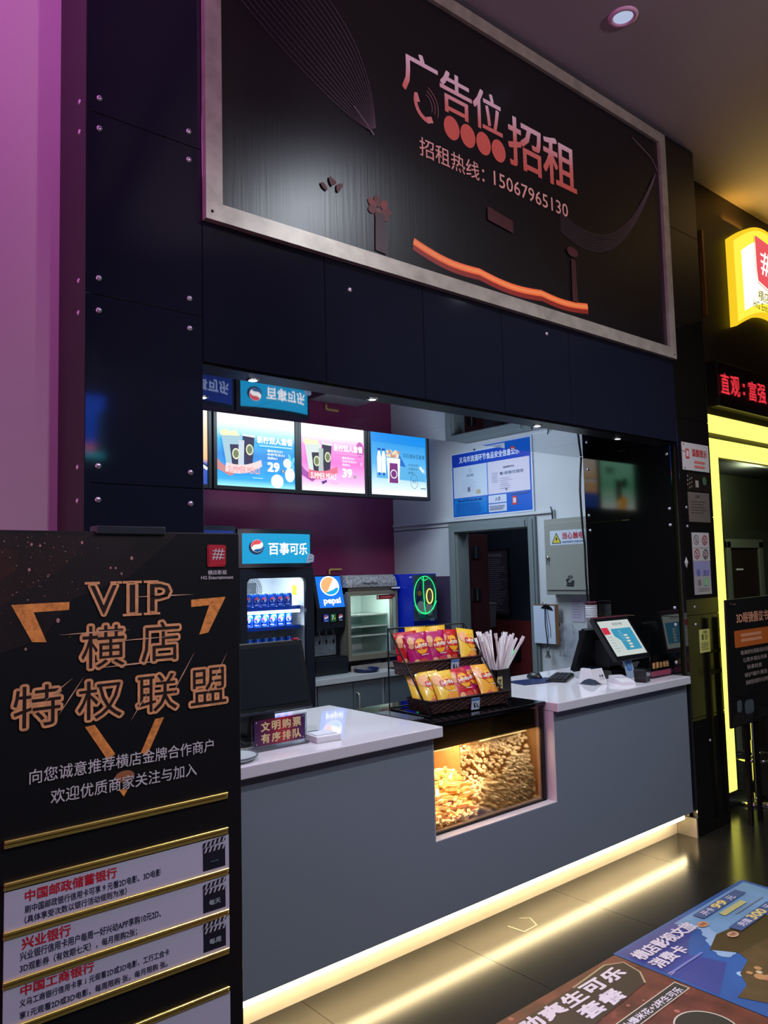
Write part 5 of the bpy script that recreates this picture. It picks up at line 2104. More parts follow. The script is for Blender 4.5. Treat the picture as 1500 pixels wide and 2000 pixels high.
bagm = glass_mat('thin_plastic_bag', (242, 244, 250), .08, .15, .18, (226, 230, 240))
b = MB()
rn = random.Random(9)
vs = []
nu, nv = 8, 14
for j in range(nv + 1):
    for i in range(nu + 1):
        u, v = i / nu, j / nv
        vs.append((4.985 - .02 * rn.random() - .018 * math.sin(u * 7 + v * 4) ** 2, 3.81 - u * (.13 + .03 * math.sin(v * 5)), 1.235 - v * .255))
q = nu + 1
b.add(vs, [(j * q + i, j * q + i + 1, (j + 1) * q + i + 1, (j + 1) * q + i) for j in range(nv) for i in range(nu)], bagm, True)
b.build('plastic_bag', label='crumpled clear plastic bag hanging on the white wall under the electric box', cat='plastic bag')
t = thing('wall_note', 'pale pink paper note on the white wall near the black panel', 'note', (4.998, 3.62, 1.245))
b = MB()
b.box(4.996, 5.0, 3.58, 3.70, 1.245, 1.43, c_(206, 196, 218))
b.build('sheet', t)
g = G(wallx(4.996), .0006)
g.bars(-3.69, 1.27, -3.60, 1.41, 7, c_(160, 150, 180), .3, .3)
g.build('lettering', t)
b = MB()
b.tube([(4.592, 3.262, 2.428), (4.578, 3.262, 2.34), (4.572, 3.264, 2.27), (4.566, 3.264, 2.19), (4.570, 3.264, 2.05), (4.578, 3.264, 1.92), (4.590, 3.262, 1.80), (4.588, 3.262, 1.62), (4.594, 3.262, 1.42)], .0075, black_plastic, 8)
b.build('black_cable', label='black cable running down the edge of the black side panel', cat='cable')
b = MB()
b.box(4.990, 4.999, 5.005, 5.19, 1.05, 1.612, c_(74, 62, 88, .4), .002, seg=1)  # thin dark sheet stands in for the blue machine's shadow on the wall
b.build('painted_shadow', label='dull purple painted shadow on the wall between the blue machine and the doorway', cat='board')  # not a real board, the sheet stands in for the shadow

# inside the room behind the doorway
t = thing('wall_notice', 'dark framed notice full of small lines inside the room behind the doorway', 'notice', (6.08, 5.43, 1.207))
b = MB()
b.box(6.072, 6.09, 5.24, 5.62, 1.195, 1.87, black_plastic)
b.build('frame', t)
g = G(wallx(6.072), .001)
g.rect(-5.60, 1.215, -5.26, 1.85, c_(70, 62, 76))
g.text('影院管理制度', (-5.57, 1.79, -5.33, 1.825), c_(150, 140, 160), .02)
g.bars(-5.585, 1.24, -5.275, 1.775, 26, c_(130, 122, 140), .42, .35)
g.build('lettering', t)
t = thing('grey_holder', 'tapering grey plastic holder on the wall over the red wainscot in the room behind', 'holder', (6.02, 5.51, 1.08))
gpm = mat('grey_plastic', (120, 124, 134), .35)
b = MB()
b.hexa([(5.99, 5.445, 1.075), (6.072, 5.445, 1.075), (6.072, 5.575, 1.075), (5.99, 5.575, 1.075), (5.955, 5.420, 1.31), (6.072, 5.420, 1.31), (6.072, 5.600, 1.32), (5.955, 5.600, 1.32)], gpm)
b.build('body', t)
b = MB()
b.hexa([(5.950, 5.416, 1.308), (6.072, 5.416, 1.308), (6.072, 5.604, 1.318), (5.950, 5.604, 1.318), (5.950, 5.416, 1.324), (6.072, 5.416, 1.324), (6.072, 5.604, 1.334), (5.950, 5.604, 1.334)], c_(140, 144, 152, .35))
b.build('rim', t)
t = thing('emergency_lamp', 'black lamp with a small green light low on the red wainscot', 'lamp', (6.06, 5.22, .78))
b = MB()
b.box(6.045, 6.075, 5.12, 5.30, .76, .92, black_plastic, .004)
b.build('body', t)
b = MB()
b.box(6.040, 6.046, 5.195, 5.285, .80, .885, e_(40, 255, 130, 1.4))
b.build('green_light', t)

# ------------------------------------------------------------------ notices on the right pillar
f = front(YF)


def notice(name, label, x0, z0, x1, z1, base_m, draw=None, th=.003):
    t = thing(name, label, 'notice', ((x0 + x1) / 2, YF, z0))
    b = MB()
    b.box(x0, x1, YF - th, YF - .0005, z0, z1, base_m)
    b.build('sheet', t)
    if draw:
        g = G(front(YF - th), .0006)
        draw(g)
        g.build('printed_face', t)
    return t


def n1(g):
    rd_ = c_(190, 70, 66)
    g.rrect(4.685, 2.335, 4.732, 2.400, .008, rd_)
    g.rrect(4.694, 2.350, 4.723, 2.388, .004, c_(220, 190, 190))
    g.line([(4.64, 2.385), (4.69, 2.378)], .003, c_(70, 60, 60))
    g.text('温馨提示', (4.765, 2.355, 4.955, 2.405), rd_, .02)
    g.bars(4.79, 2.275, 4.94, 2.335, 2, c_(210, 110, 100), .5, .2)
    for q in ((4.665, 2.425), (4.668, 2.275)):
        g.disc(q[0], q[1], .005, c_(50, 50, 54))


notice('white_notice', 'white board with red writing at the top of the right pillar', 4.645, 2.262, 4.985, 2.440, c_(196, 190, 188, .35), n1)


def n2(g):
    g.rect(4.79, 2.155, 4.83, 2.200, c_(150, 146, 130))
    for k in range(9):
        g.disc(4.715 + .03 * math.sin(k * 2.1), 2.15 + .009 * k, .007, c_(130, 120, 104))
    g.disc(4.90, 2.20, .028, c_(70, 96, 70))


notice('dark_sticker', 'dark sticker with a small pale square below the white board', 4.690, 2.130, 4.985, 2.246, c_(34, 28, 24, .3), n2)
notice('grey_notice', 'plain grey sheet of small print on the right pillar', 4.690, 1.930, 4.960, 2.122, c_(104, 94, 86, .5), lambda g: (g.bars(4.72, 1.98, 4.93, 2.07, 5, c_(70, 64, 60), .3, .3), g.text('公告', (4.78, 2.085, 4.83, 2.105), c_(60, 56, 54), .01)))


def n3(g):
    for i in range(2):
        for j in range(2):
            x, z = 4.760 + i * .105, 1.815 - j * .090
            red = (i, j) in ((1, 0), (0, 1))
            g.ring(x, z, .034, .007, c_(190, 84, 84) if red else c_(120, 110, 110), ry=.032)
            g.line([(x - .022, z + .022), (x + .022, z - .022)], .006, c_(190, 84, 84) if red else c_(120, 110, 110))
            g.rect(x - .010, z - .016, x + .012, z + .012, c_(170, 130, 130))
    g.line([(4.712, 1.767), (4.925, 1.767)], .002, c_(120, 120, 120))


notice('rules_notice', 'white sheet of four round prohibition signs on the right pillar', 4.710, 1.680, 4.926, 1.862, c_(196, 188, 184, .4), n3)


def n4(g):
    g.rect(4.712, 1.585, 4.920, 1.678, c_(150, 146, 186))
    g.disc(4.765, 1.605, .024, c_(110, 110, 160))
    g.text('提示', (4.825, 1.585, 4.905, 1.622), c_(110, 110, 160), .02)
    g.rect(4.755, 1.525, 4.790, 1.560, c_(120, 116, 112))
    g.disc(4.86, 1.545, .036, c_(140, 180, 140), ry=.026)
    g.bars(4.75, 1.485, 4.90, 1.510, 2, c_(150, 146, 140), .4, .2)


notice('lilac_notice', 'lilac and white notice with a green cloud just below the prohibition signs', 4.710, 1.466, 4.924, 1.679, c_(170, 164, 160, .4), n4)


def n5(g):
    g.rect(4.760, 1.180, 4.785, 1.215, c_(90, 90, 40))
    g.rect(4.800, 1.180, 4.835, 1.215, c_(160, 156, 80))
    g.bars(4.750, 1.115, 4.850, 1.165, 4, c_(140, 136, 70), .4, .3)
    g.text('扫码', (4.775, 1.222, 4.83, 1.236), c_(110, 106, 60), .01)


notice('yellow_note', 'small pale yellow printed note low on the right pillar', 4.735, 1.100, 4.865, 1.245, c_(206, 200, 120, .5), n5)
t = thing('diamond_hook', 'shiny diamond shaped sticker on the edge of the right pillar', 'sticker', (4.628, YF, 1.635))
b = MB()
b.add([(4.604, YF - .001, 1.672), (4.628, YF - .001, 1.635), (4.652, YF - .001, 1.672), (4.628, YF - .001, 1.709), (4.628, YF - .010, 1.672)], [(0, 1, 4), (1, 2, 4), (2, 3, 4), (3, 0, 4), (3, 2, 1, 0)], c_(190, 186, 182, .15))
b.build('body', t)

# ------------------------------------------------------------------ entrance lights and signs
ys = e_(255, 250, 104, 1.7)


t = thing('light_arch', 'glowing yellow light frame around the cinema entrance', 'light frame', (6.4, EY, 0.0))
for nm, x0, x1, z0, z1, m in (('upright_tube', 5.250, 5.410, 0.102, 2.43, ys), ('top_tube', 5.250, 8.4, 2.4302, 2.548, ys), ('foot', 5.250, 5.410, 0, .1015, black_plastic)):
    b = MB()
    b.box(x0, x1, EY - .050, EY - .002, z0, z1, m, .004, seg=1)
    b.build(nm, t)
b = MB()
b.box(5.250, 8.4, EY - .050, EY - .002, 2.602, 2.719, ys, .004, seg=1)
b.build('light_tube', label='upper glowing yellow light bar above the entrance frame', cat='light bar')

LY = 2.650
t = thing('led_ticker', 'black scrolling display with glowing red writing over the entrance', 'display', (6.5, LY, 2.786))
b = MB()
b.box(5.405, 7.8, LY, EY - .001, 2.786, 3.118, mat('ticker_black', (26, 12, 14), .35), .004)
b.build('casing', t)
g = G(front(LY), .002)
lx = 5.452
for ch, w in (('直', .15), ('观', .16), ('：', .12), ('富', .15), ('强', .16), ('、', .10), ('民', .15), ('主', .15), ('、', .1)):
    if ch == '：':
        for zz in (2.925, 2.985):
            g.rect(lx + .030, zz - .012, lx + .058, zz + .012, e_(255, 70, 84, 3.0))
    elif ch == '、':
        g.poly([(lx + .02, 2.925), (lx + .05, 2.895), (lx + .06, 2.905), (lx + .03, 2.94)], e_(255, 70, 84, 3.0))
    else:
        g.text(ch, (lx, 2.885, lx + w - .022, 3.035), e_(255, 70, 84, 3.0), .012)
    lx += w
g.build('lit_writing', t)
b = MB()
b.prism([(5.415, 2.796), (7.79, 2.796), (7.79, 3.108), (5.415, 3.108)], front(LY), .002, glass_mat('ticker_window', (255, 236, 238), .05), .010)
b.build('window', t)

# round topped logo sign
t = thing('logo_sign', 'yellow lit box sign with an arched top and a red emblem over the entrance', 'lit sign', (6.25, 2.6, 3.45))
SYF = 2.68
x0, x1 = 5.815, 7.02


def arch(x0, x1, zb, zt, bow_t, bow_b, n=18):
    top = [(x1 - (x1 - x0) * k / n, zt + bow_t * math.sin(PI * k / n)) for k in range(n + 1)]
    bot = [(x0 + (x1 - x0) * k / n, zb + bow_b * math.sin(PI * k / n)) for k in range(n + 1)]
    return bot + top


b = MB()
b.prism(arch(x0, x1, 3.452, 4.143, .22, .18), front(SYF), .048, e_(250, 206, 36, 1.0))
b.build('box', t)
g = G(front(SYF), .002)
g.poly(arch(x0 + .03, x1 - .03, 3.490, 4.125, .21, .172), e_(252, 226, 70, 1.2))
g.poly(arch(x0 + .15, x1 - .15, 3.60, 4.08, .17, .135), e_(255, 248, 210, 1.7))
g.poly([(6.217, 4.257), (6.233, 4.268), (6.607, 4.237), (6.591, 4.143), (6.607, 3.821), (6.233, 3.899), (6.217, 3.987)], e_(226, 84, 92, 1.1))
g.line([(6.200, 4.257), (6.197, 3.987), (6.222, 3.883), (6.597, 3.806)], .008, e_(190, 110, 96, 1.0))
for k in range(3):
    g.line([(6.316 + k * .057, 3.966), (6.389 + k * .057, 4.164)], .022, e_(255, 250, 236, 1.6))
    g.line([(6.295, 4.018 + k * .057), (6.524, 3.998 + k * .057 + .015)], .018, e_(255, 250, 236, 1.6))
g.text('横店影视', (6.207, 3.733, 6.628, 3.826), e_(140, 130, 20, .8), .01)
g.text('HG Entertainment', (6.113, 3.660, 6.721, 3.722), e_(140, 130, 20, .8), .01)
g.build('lit_face', t)
b = MB()
b.tube([(x0 + .08 + .06 * k, 2.70, 3.468 + .18 * math.sin(PI * (k * .06 + .08) / 1.205)) for k in range(17)], .006, c_(210, 170, 60, .3), 6)
b.build('lower_trim', t)
light('logo_sign_glow', 'AREA', (6.4, 2.64, 3.9), 14, (1.0, 0.62, 0.10), 1.0, 0.6, (6.4, 0.0, 4.3))
light('logo_sign_halo', 'AREA', (6.3, 2.705, 4.30), 2.6, (1.0, 0.50, 0.06), 1.0, 0.03, (6.3, 2.72, 6.0))
light('corridor_light', 'POINT', (6.6, 3.0, 2.3), 7, (0.86, 1.0, 0.62), 0.1)
b = MB()
b.box(5.40, 5.42, EY - .03, EY - .001, 3.46, 4.10, c_(150, 96, 30, .3))
b.build('thin_bar', label='thin upright metal bar on the dark wall left of the lit sign', cat='bar')

# ------------------------------------------------------------------ glasses sign on its stand and a bar stool
t = thing('glasses_sign', 'dark 3D glasses notice on two black legs in front of the entrance', 'sign stand', (5.15, 2.41, 0))
b = MB()
b.prism([(4.820, 1.430), (4.800, .640), (5.46, .640), (5.46, 1.438)], front(2.395), .012, mat('glasses_board', (15, 13, 12), .5))
b.build('board', t)
b = MB()
b.prism([(4.824, 1.426), (4.804, .644), (5.456, .644), (5.456, 1.434)], front(2.407), .003, c_(222, 220, 200, .5))
b.build('white_back', t)
g = G(front(2.395), .001)
og = c_(206, 108, 66)
g.text('3D眼镜倡议书', (4.945, 1.275, 5.395, 1.345), c_(220, 150, 116), .02)
g.rrect(4.905, 1.125, 5.42, 1.232, .012, c_(196, 96, 34))
g.bars(4.99, 1.150, 5.30, 1.215, 2, c_(226, 150, 110), .6, .15)
gw = c_(170, 150, 140)
for k, (s_, a, c) in enumerate((('敬请您在观影后归还', 4.975, 5.37), ('让更多观众共享', 5.00, 5.34), ('轻拿轻放', 5.05, 5.26), ('保护镜片清洁', 5.01, 5.33), ('谢谢您的配合与支持', 5.02, 5.34))):
    z = 1.075 - k * .048
    g.text(s_, (a, z, c, z + .028), gw, .01)
g.rrect(4.885, .725, 4.950, .800, .02, c_(84, 92, 98, .3))
g.rrect(4.985, .700, 5.110, .788, .03, c_(84, 92, 98, .3))
g.line([(4.865, .80), (4.90, .835), (4.96, .815), (5.0, .815), (5.1, .83), (5.18, .80)], .012, c_(12, 12, 14))
for k in range(12):
    g.line([(4.812 + k * .022, .650), (4.850 + k * .020, .720)], .004, c_(76, 66, 56))
for k in range(8):
    g.line([(5.15 + k * .03, .660), (5.19 + k * .03, .715)], .004, c_(70, 60, 52))
g.rect(4.853, 1.400, 4.87, 1.412, c_(120, 70, 50))
g.rect(4.885, 1.398, 4.93, 1.404, c_(110, 100, 90))
g.build('printed_face', t)
for x in (5.045, 5.175):
    b = MB()
    b.box(x - .014, x + .014, 2.411, 2.436, 0.0, 1.30, black_metal, .002, seg=1)
    b.build('leg', t)
b = MB()
b.box(5.00, 5.22, 2.437, 2.455, .93, .96, black_metal)
b.box(5.00, 5.22, 2.437, 2.455, 1.07, 1.09, black_metal)
b.build('brace', t)

t = thing('bar_stool', 'bar stool with a chrome post and round base behind the glasses sign', 'stool', (5.60, 2.645, 0))
b = MB()
b.lathe([(0.0, .0), (.186, .0), (.190, .012), (.16, .030), (.06, .045), (.032, .060), (0.0, .06)], (5.60, 2.645, 0), chrome, 32)
b.build('base', t)
b = MB()
b.cyl((5.60, 2.645, .055), (5.60, 2.645, .42), .034, chrome, n=20)
b.cyl((5.60, 2.645, .42), (5.60, 2.645, .665), .022, chrome, n=16)
b.build('post', t)
b = MB()
b.lathe([(0.0, .665), (.16, .665), (.178, .680), (.182, .70), (.175, .725), (.14, .74), (0.0, .735)], (5.60, 2.645, 0), mat('black_leather', (20, 18, 17), .35), 28)
b.build('seat', t)
b = MB()
b.tube([(5.60 + .15 * math.cos(2 * PI * k / 24), 2.645 + .15 * math.sin(2 * PI * k / 24) , .30) for k in range(24)], .010, chrome, 8, True)
b.tube([(5.60 - .15, 2.645, .30), (5.60 - .03, 2.645, .30)], .008, chrome, 8)
b.tube([(5.60 + .15, 2.645, .30), (5.60 + .03, 2.645, .30)], .008, chrome, 8)
b.build('foot_ring', t)

# ------------------------------------------------------------------ floor stickers
f = floorz(0.0)
t = thing('blue_floor_sticker', 'blue travel card advertisement stuck on the dark floor tiles', 'floor sticker', (3.55, 1.55, 0))
b = MB()
b.box(2.972, 4.145, 0.35, 2.062, 0.0, .0012, mat('sticker_blue', (48, 90, 160), .45, noise=.18, nscale=3), 0)
b.build('sheet', t)
g = G(f, .0016, .0002)
g.poly([(2.985, 2.05), (3.50, 2.05), (3.45, 1.95), (3.30, 1.90), (3.20, 1.84), (3.25, 1.70), (2.985, 1.60)], mat('sticker_violet', (62, 70, 144), .45, noise=.1, nscale=6))
g.poly([(3.42, 2.035), (4.12, 2.04), (4.12, 1.62), (3.62, 1.66), (3.42, 1.72), (3.38, 1.80), (3.46, 1.90)], mat('sticker_pale', (120, 160, 200), .45, noise=.15, nscale=5))
rn = random.Random(2)
for k in range(26):
    q = k / 26
    g.disc(3.46 - .16 * q + rn.uniform(-.02, .02), 1.90 - .18 * q + rn.uniform(-.02, .02), .026, c_(150, 180, 216))
    g.h -= g.step * .9
for k in range(14):
    q = k / 14
    g.disc(3.20 + .10 * q + rn.uniform(-.015, .015), 1.60 - .09 * q + rn.uniform(-.02, .02), .020, c_(160, 196, 232))
    g.h -= g.step * .9
g.poly([(3.45, 1.845), (3.30, 1.800), (3.37, 1.715), (3.33, 1.65), (3.20, 1.62), (3.13, 1.56), (3.02, 1.545), (3.10, 1.36), (3.60, 1.30), (4.0, 1.62), (3.75, 1.75)], mat('sticker_brown', (92, 72, 46), .45, noise=.3, nscale=8))
g.poly([(3.455, 1.85), (3.30, 1.80), (3.365, 1.70), (3.80, 1.66), (3.82, 1.80)], c_(74, 58, 32))
for k in range(10):
    g.disc(3.22 + rn.uniform(0, .10), 1.55 + rn.uniform(-.05, .05), rn.uniform(.012, .026), c_(190, 140, 90) if k % 3 else c_(214, 190, 150))
g.disc(3.24, 1.50, .028, c_(176, 90, 140))
wt = c_(222, 214, 232, .5)
g.text('横店影视文旅', (3.005, 1.935, 3.470, 2.010), wt, .03)
g.text('消费卡', (3.000, 1.850, 3.235, 1.920), wt, .03)
g.bars(3.0, 1.80, 3.25, 1.815, 1, c_(120, 130, 200), .7, 0)
for k in range(5):
    g.disc(2.985 + (k % 3) * .012, 1.800 + (k // 3) * .010, .003, wt)
nb = c_(70, 92, 140)
g.poly([(3.560, 1.960), (3.990, 1.965), (3.985, 2.020), (3.555, 2.015)], nb)
g.text('开卡', (3.600, 1.968, 3.690, 2.008), wt, .02)
g.text('99', (3.705, 1.966, 3.815, 2.012), c_(230, 206, 130), .03)
g.text('元', (3.845, 1.970, 3.900, 2.006), wt, .02)
g.bars(3.66, 1.905, 3.88, 1.945, 1, c_(196, 190, 130), .8, 0)
g.bars(3.72, 1.880, 4.0, 1.890, 1, c_(130, 140, 160), .7, 0)
g.poly([(3.560, 1.785), (3.960, 1.790), (3.955, 1.848), (3.555, 1.842)], nb)
g.text('充值', (3.610, 1.796, 3.700, 1.836), wt, .02)
g.text('300', (3.715, 1.793, 3.85, 1.842), c_(230, 206, 130), .03)
g.text('元', (3.875, 1.797, 3.93, 1.836), wt, .02)
g.disc(3.50, 1.935, .034, c_(206, 150, 110), ry=.022)
g.text('特惠', (3.480, 1.925, 3.520, 1.945), c_(150, 80, 50), .02)
g.disc(3.50, 1.795, .034, c_(200, 160, 130), ry=.022)
g.text('特惠', (3.480, 1.785, 3.520, 1.805), c_(150, 80, 50), .02)
g.build('printed_picture', t)

t = thing('brown_floor_sticker', 'reddish brown drink offer advertisement stuck on the dark floor tiles', 'floor sticker', (2.4, 1.4, 0))
b = MB()
b.box(1.800, 2.966, 0.35, 2.052, 0.0, .0012, mat('sticker_cola', (104, 52, 42), .45, noise=.45, nscale=9), 0)
b.build('sheet', t)
g = G(f, .0016, .0002)
for k in range(90):
    g.disc(rn.uniform(1.82, 2.95), rn.uniform(.9, 2.04), rn.uniform(.004, .013), c_(170, 104, 88) if k % 2 else c_(130, 70, 58))
    g.h -= g.step * .97
g.poly([(2.20, 2.00), (2.62, 2.01), (2.86, 2.03), (2.94, 1.99), (2.92, 1.90), (2.86, 1.84), (2.40, 1.80), (2.20, 1.82)], c_(56, 42, 34))
g.line([(2.62, 2.01), (2.86, 2.03), (2.94, 1.99), (2.92, 1.90), (2.86, 1.84)], .008, c_(176, 160, 130))
for k, ch in enumerate('劲爽生可乐'):
    g.text(ch, (2.235 + k * .130, 1.925, 2.355 + k * .130, 2.000), wt, .035, slant=.1)
for k, ch in enumerate('套餐'):
    g.text(ch, (2.480 + k * .130, 1.830, 2.600 + k * .130, 1.910), wt, .035, slant=.1)
g.poly([(2.45, 1.690), (2.95, 1.700), (2.95, 1.765), (2.45, 1.755)], c_(214, 206, 190))
g.poly([(2.455, 1.694), (2.945, 1.704), (2.945, 1.761), (2.455, 1.751)], c_(50, 44, 38))
g.text('1桶小爆米花+2杯生可乐', (2.475, 1.706, 2.920, 1.742), wt, .02)
g.ring(2.74, 1.52, .115, .006, c_(206, 200, 186))
g.disc(2.74, 1.52, .108, c_(50, 44, 38))
g.build('printed_picture', t)

# tape marks on the floor
b = MB()
g = G(f, .0006, .0001)
tp = c_(190, 180, 150)
g.line([(2.85, 2.545), (2.86, 2.455)], .008, tp)
g.line([(2.86, 2.455), (2.955, 2.46)], .008, tp)
g.line([(2.955, 2.46), (2.99, 2.53), (2.95, 2.56)], .007, tp)
g.build('tape_mark', label='pale outline of old tape on the floor along the counter', cat='tape mark')

# ------------------------------------------------------------------ standing poster on the left
PYF = 2.20
t = thing('poster_stand', 'tall black standing poster with orange lettering and slips in gold rails', 'poster stand', (0.893, PYF + .02, 0))
b = MB()
b.box(0.530, 1.256, PYF, PYF + .035, 0.06, 1.788, mat('poster_black', (17, 15, 17), .42), .002, seg=1)
b.build('board', t)
b = MB()
b.box(0.56, 1.22, PYF - .12, PYF + .22, 0.0, 0.06, black_metal, .004, seg=1)
b.build('base', t)
b = MB()
b.box(0.800, 1.006, PYF - .008, PYF + .045, 1.780, 1.804, c_(44, 46, 52, .35), .003, seg=1)
b.build('clip', t)
f = front(PYF)
g = G(f, .0006, .00005)
neb = [mat('poster_nebula_%d' % k, c, .45, noise=.5, nscale=9) for k, c in enumerate(((30, 19, 20), (42, 23, 21), (58, 28, 22)))]
g.poly([(.532, 1.786), (1.05, 1.786), (.90, 1.66), (.74, 1.60), (.66, 1.50), (.532, 1.46)], neb[0])
g.poly([(.532, 1.780), (.78, 1.775), (.72, 1.69), (.64, 1.64), (.532, 1.58)], neb[1])
g.poly([(.532, 1.740), (.60, 1.735), (.59, 1.68), (.532, 1.64)], neb[2])
rn = random.Random(21)
for k in range(150):
    x, z = .535 + abs(rn.gauss(0, .16)), 1.74 + rn.gauss(-.03, .085)
    if x > 1.1 or z > 1.78 or z < 1.42:
        continue
    r = rn.choice((.0008, .001, .0013, .0018))
    g.disc(x, z, r, rn.choice((c_(170, 100, 84), c_(130, 66, 54), c_(110, 54, 44), c_(190, 150, 146))), n=8, ry=r * rn.uniform(.6, 1.2))
    g.h -= g.step
for x, z, r in ((.905, 1.712, .006), (.763, 1.756, .005), (.63, 1.75, .0045), (.652, 1.747, .004), (.625, 1.683, .005), (.843, 1.685, .004), (.858, 1.684, .004), (.875, 1.668, .004), (.70, 1.545, .007), (.633, 1.56, .005), (.618, 1.475, .0045)):
    g.disc(x, z, r * .7, c_(190, 130, 126), ry=r * .9)
og = mat('poster_orange', (240, 164, 112), .45, noise=.22, nscale=40)
og2 = mat('poster_orange_glitter', (244, 150, 76), .4, noise=.3, nscale=70)
dk = c_(40, 18, 14)
VL = []
# broken triangle around the title
g.poly([(.581, 1.592), (.730, 1.594), (.729, 1.572), (.637, 1.570), (.671, 1.489), (.634, 1.492)], og2)
g.poly([(1.207, 1.590), (1.090, 1.585), (1.090, 1.563), (1.150, 1.566), (1.116, 1.479), (1.146, 1.483)], og2)
g.poly([(.773, 1.252), (.800, 1.254), (.858, 1.166), (.838, 1.150)], og2)
g.poly([(.975, 1.246), (1.002, 1.248), (.950, 1.146), (.932, 1.158)], og2)
g.poly([(.868, 1.066), (.896, 1.066), (.882, 1.045)], og2)
g.disc(.885, 1.100, .028, c_(170, 104, 66), ry=.016)
g.build('printed_background', t)
g = G(f, .0028, .0001)


def inline(ch, box, b1=.060):
    """orange letter with a dark line along the middle of every stroke"""
    g.text(ch, box, og, b1, ways=14)
    vs, _ = text_mesh(ch, 0.0, 2)
    X = [min(p[0] for p in vs), max(p[0] for p in vs), min(p[1] for p in vs), max(p[1] for p in vs)]
    sx, sy = (box[2] - box[0]) / (X[1] - X[0] + 2 * b1), (box[3] - box[1]) / (X[3] - X[2] + 2 * b1)
    g.h += 0.0008
    g.text(ch, (box[0] + b1 * sx, box[1] + b1 * sy, box[2] - b1 * sx, box[3] - b1 * sy), dk)
    g.h -= 0.0008


for ch, bx in (('V', (.778, 1.548, .868, 1.643)), ('I', (.888, 1.550, .924, 1.643)), ('P', (.950, 1.550, 1.030, 1.643)),
               ('横', (.754, 1.401, .891, 1.532)), ('店', (.925, 1.403, 1.058, 1.532)), ('特', (.581, 1.264, .716, 1.385)),
               ('权', (.745, 1.262, .884, 1.381)), ('联', (.913, 1.260, 1.051, 1.380)), ('盟', (1.078, 1.261, 1.213, 1.383))):
    inline(ch, bx)
# thin serifs of the latin letters
for x0, x1, z in ((.770, .812, 1.643), (.842, .876, 1.643), (.878, .934, 1.643), (.878, .934, 1.550), (.940, .985, 1.643), (.940, .990, 1.550)):
    g.line([(x0, z), (x1, z)], .007, og)
wt2 = c_(214, 204, 206, .5)
g.text('向您诚意推荐横店金牌合作商户', (.630, 1.125, 1.160, 1.163), wt2, .006)
g.text('欢迎优质商家关注与加入', (.684, 1.064, 1.104, 1.102), wt2, .006)
g.text('横店影视', (1.145, 1.659, 1.210, 1.673), wt2, .01)
g.text('HG Entertainment', (1.122, 1.645, 1.233, 1.656), wt2, .01)
g.build('lettering', t)
g = G(f, .0036, .0001)
fl = c_(236, 176, 140)
for xa, za, xb, zb, w in ((.90, 1.600, 1.10, 1.601, .004), (.70, 1.506, .90, 1.508, .004), (.84, 1.478, 1.04, 1.480, .003), (.80, 1.408, 1.02, 1.412, .004), (.66, 1.330, .74, 1.388, .003), (.70, 1.29, .77, 1.39, .003), (.90, 1.25, .955, 1.33, .003), (1.02, 1.30, 1.10, 1.43, .003), (1.13, 1.28, 1.21, 1.42, .003)):
    mx, mz = (xa + xb) / 2, (za + zb) / 2
    d = Vector((xb - xa, zb - za)).normalized()
    q = Vector((-d.y, d.x)) * w * .55
    g.poly([(xa, za), (mx - q.x, mz - q.y), (xb, zb), (mx + q.x, mz + q.y)], fl)
g.build('printed_sparkles', t)
g = G(f, .0030, .0003)
g.rrect(1.143, 1.683, 1.206, 1.752, .006, c_(150, 20, 40))
g.poly([(1.148, 1.752), (1.208, 1.750), (1.207, 1.690), (1.148, 1.684), (1.152, 1.70)], c_(196, 30, 52))
for k in range(3):
    g.line([(1.163 + k * .011, 1.705), (1.174 + k * .011, 1.740)], .0035, wt2)
    g.line([(1.160, 1.713 + k * .010), (1.202, 1.711 + k * .010)], .003, wt2)
g.build('logo', t)


def rail(z):
    b = MB()
    b.box(.571, 1.206, PYF - .010, PYF - .001, z - .004, z + .004, gold, .0015, seg=1)
    b.box(.571, 1.206, PYF - .006, PYF - .001, z - .016, z - .006, gold, .001, seg=1)
    return b.build('gold_rail', t)


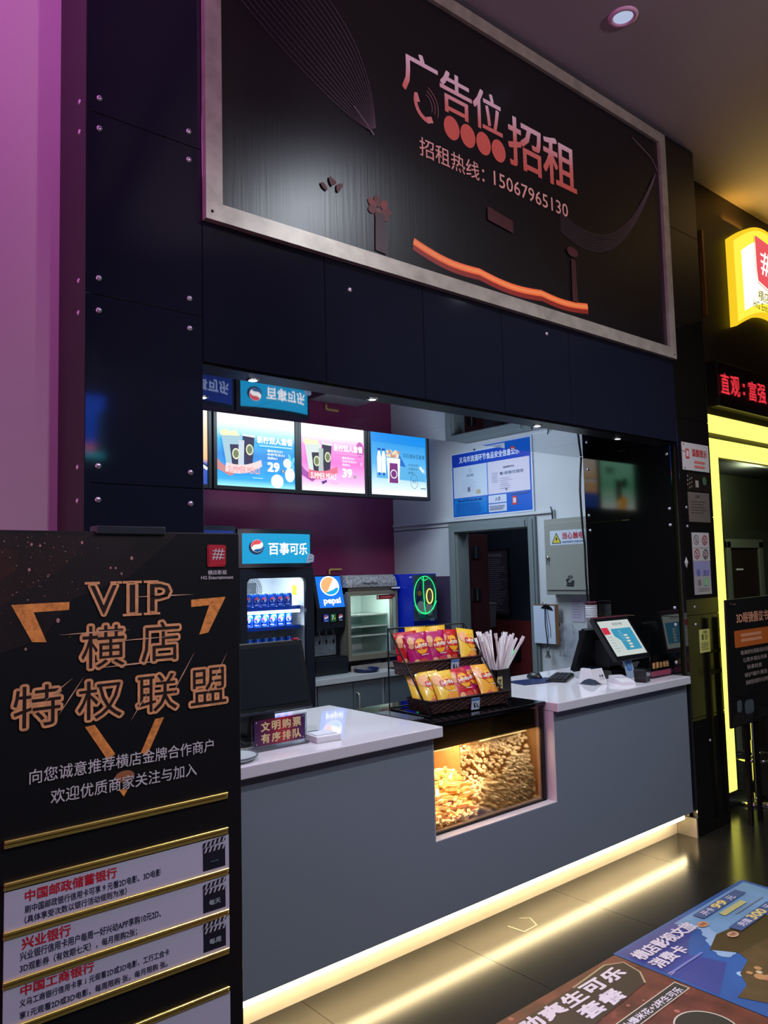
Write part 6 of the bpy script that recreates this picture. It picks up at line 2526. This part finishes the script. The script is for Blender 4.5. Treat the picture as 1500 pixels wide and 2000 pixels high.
for z in (.992, .888, .768, .648, .536, .424):
    rail(z)
card_m = c_(206, 196, 216, .45)
cards = ((.770, .868, ('中国邮政储蓄银行', .622, .832, .862, .861), ('刷中国邮政银行信用卡可享 9 元看2D电影、3D电影', .622, .804, .990, .824), ('（具体享受次数以银行活动规则为准）', .622, .779, .890, .798), ''),
         (.650, .750, ('兴业银行', .616, .716, .738, .746), ('兴业银行信用卡用户每周一好兴动APP享购10元2D、', .612, .690, .990, .712), ('3D观影券（有效期七天），每月限购2张；', .612, .660, .920, .682), '每天'),
         (.538, .632, ('中国工商银行', .614, .604, .800, .630), ('义乌工商银行信用卡享 1 元观看2D或3D电影，工行工会卡', .612, .577, 1.015, .596), ('享1元观看2D或3D电影，每周限购 张，每月限购 张。', .612, .547, 1.010, .566), '每周'),
         (.300, .410, None, None, None, None))
for z0, z1, h1, l1, l2, cl in cards:
    b = MB()
    b.box(.573, 1.209, PYF - .0035, PYF - .001, z0, z1, card_m)
    cd = b.build('insert_card', t)
    if not h1:
        continue
    g = G(front(PYF - .0035), .0006, .0002)
    g.text(h1[0], h1[1:], c_(204, 32, 50), .025)
    g.text(l1[0], l1[1:], c_(36, 38, 66), .012)
    g.text(l2[0], l2[1:], c_(36, 38, 66), .012)
    # clapper board picture
    xa, xb, za, zb = 1.122, 1.196, z0 + .010, z0 + .062
    g.rect(xa, za, xb, zb, c_(40, 26, 36))
    g.rect(xa + .003, za + .002, xb - .003, zb - .004, c_(26, 28, 44))
    for base, tilt in ((zb, .0), (zb + .016, .008)):
        g.poly([(xa, base), (xb, base + tilt), (xb, base + .013 + tilt), (xa, base + .013)], c_(30, 28, 38))
        for k in range(5):
            x = xa + .004 + k * .0145
            zz = base + tilt * (x - xa) / (xb - xa)
            g.poly([(x, zz), (x + .006, zz), (x + .012, zz + .013), (x + .006, zz + .013)], c_(200, 192, 206))
    if cl:
        g.text(cl, (xa + .018, za + .018, xb - .018, za + .034), c_(190, 200, 206), .01)
    else:
        g.bars(xa + .024, za + .02, xb - .024, za + .026, 1, c_(70, 100, 100), .7, 0)
    g.build('printed_face', cd)

# ------------------------------------------------------------------ lit things across the lobby, seen mirrored in the black panels
t = thing('far_lit_poster', 'blue lit poster across the lobby, mirrored in the left pillar', 'lit poster', (2.36, -1.45, 2.66))
b = MB()
b.box(2.25, 2.45, -1.50, -1.44, 2.66, 3.22, black_plastic)
b.box(2.30, 2.40, -1.50, -1.45, 3.22, HC, black_metal)
b.build('casing', t)
g = G(frame((0, -1.44, 0), (-1, 0, 0), (0, 0, 1)), .002)
g.rect(-2.44, 2.675, -2.26, 3.205, e_(10, 80, 220, 6.0))
g.rect(-2.44, 2.675, -2.26, 2.72, e_(40, 190, 210, 6.0))
g.rect(-2.36, 2.73, -2.26, 2.79, e_(230, 110, 130, 6.0))
g.poly([(-2.44, 2.72), (-2.36, 2.72), (-2.38, 3.05), (-2.44, 3.10)], e_(20, 60, 70, 4.0))
g.build('lit_picture', t)
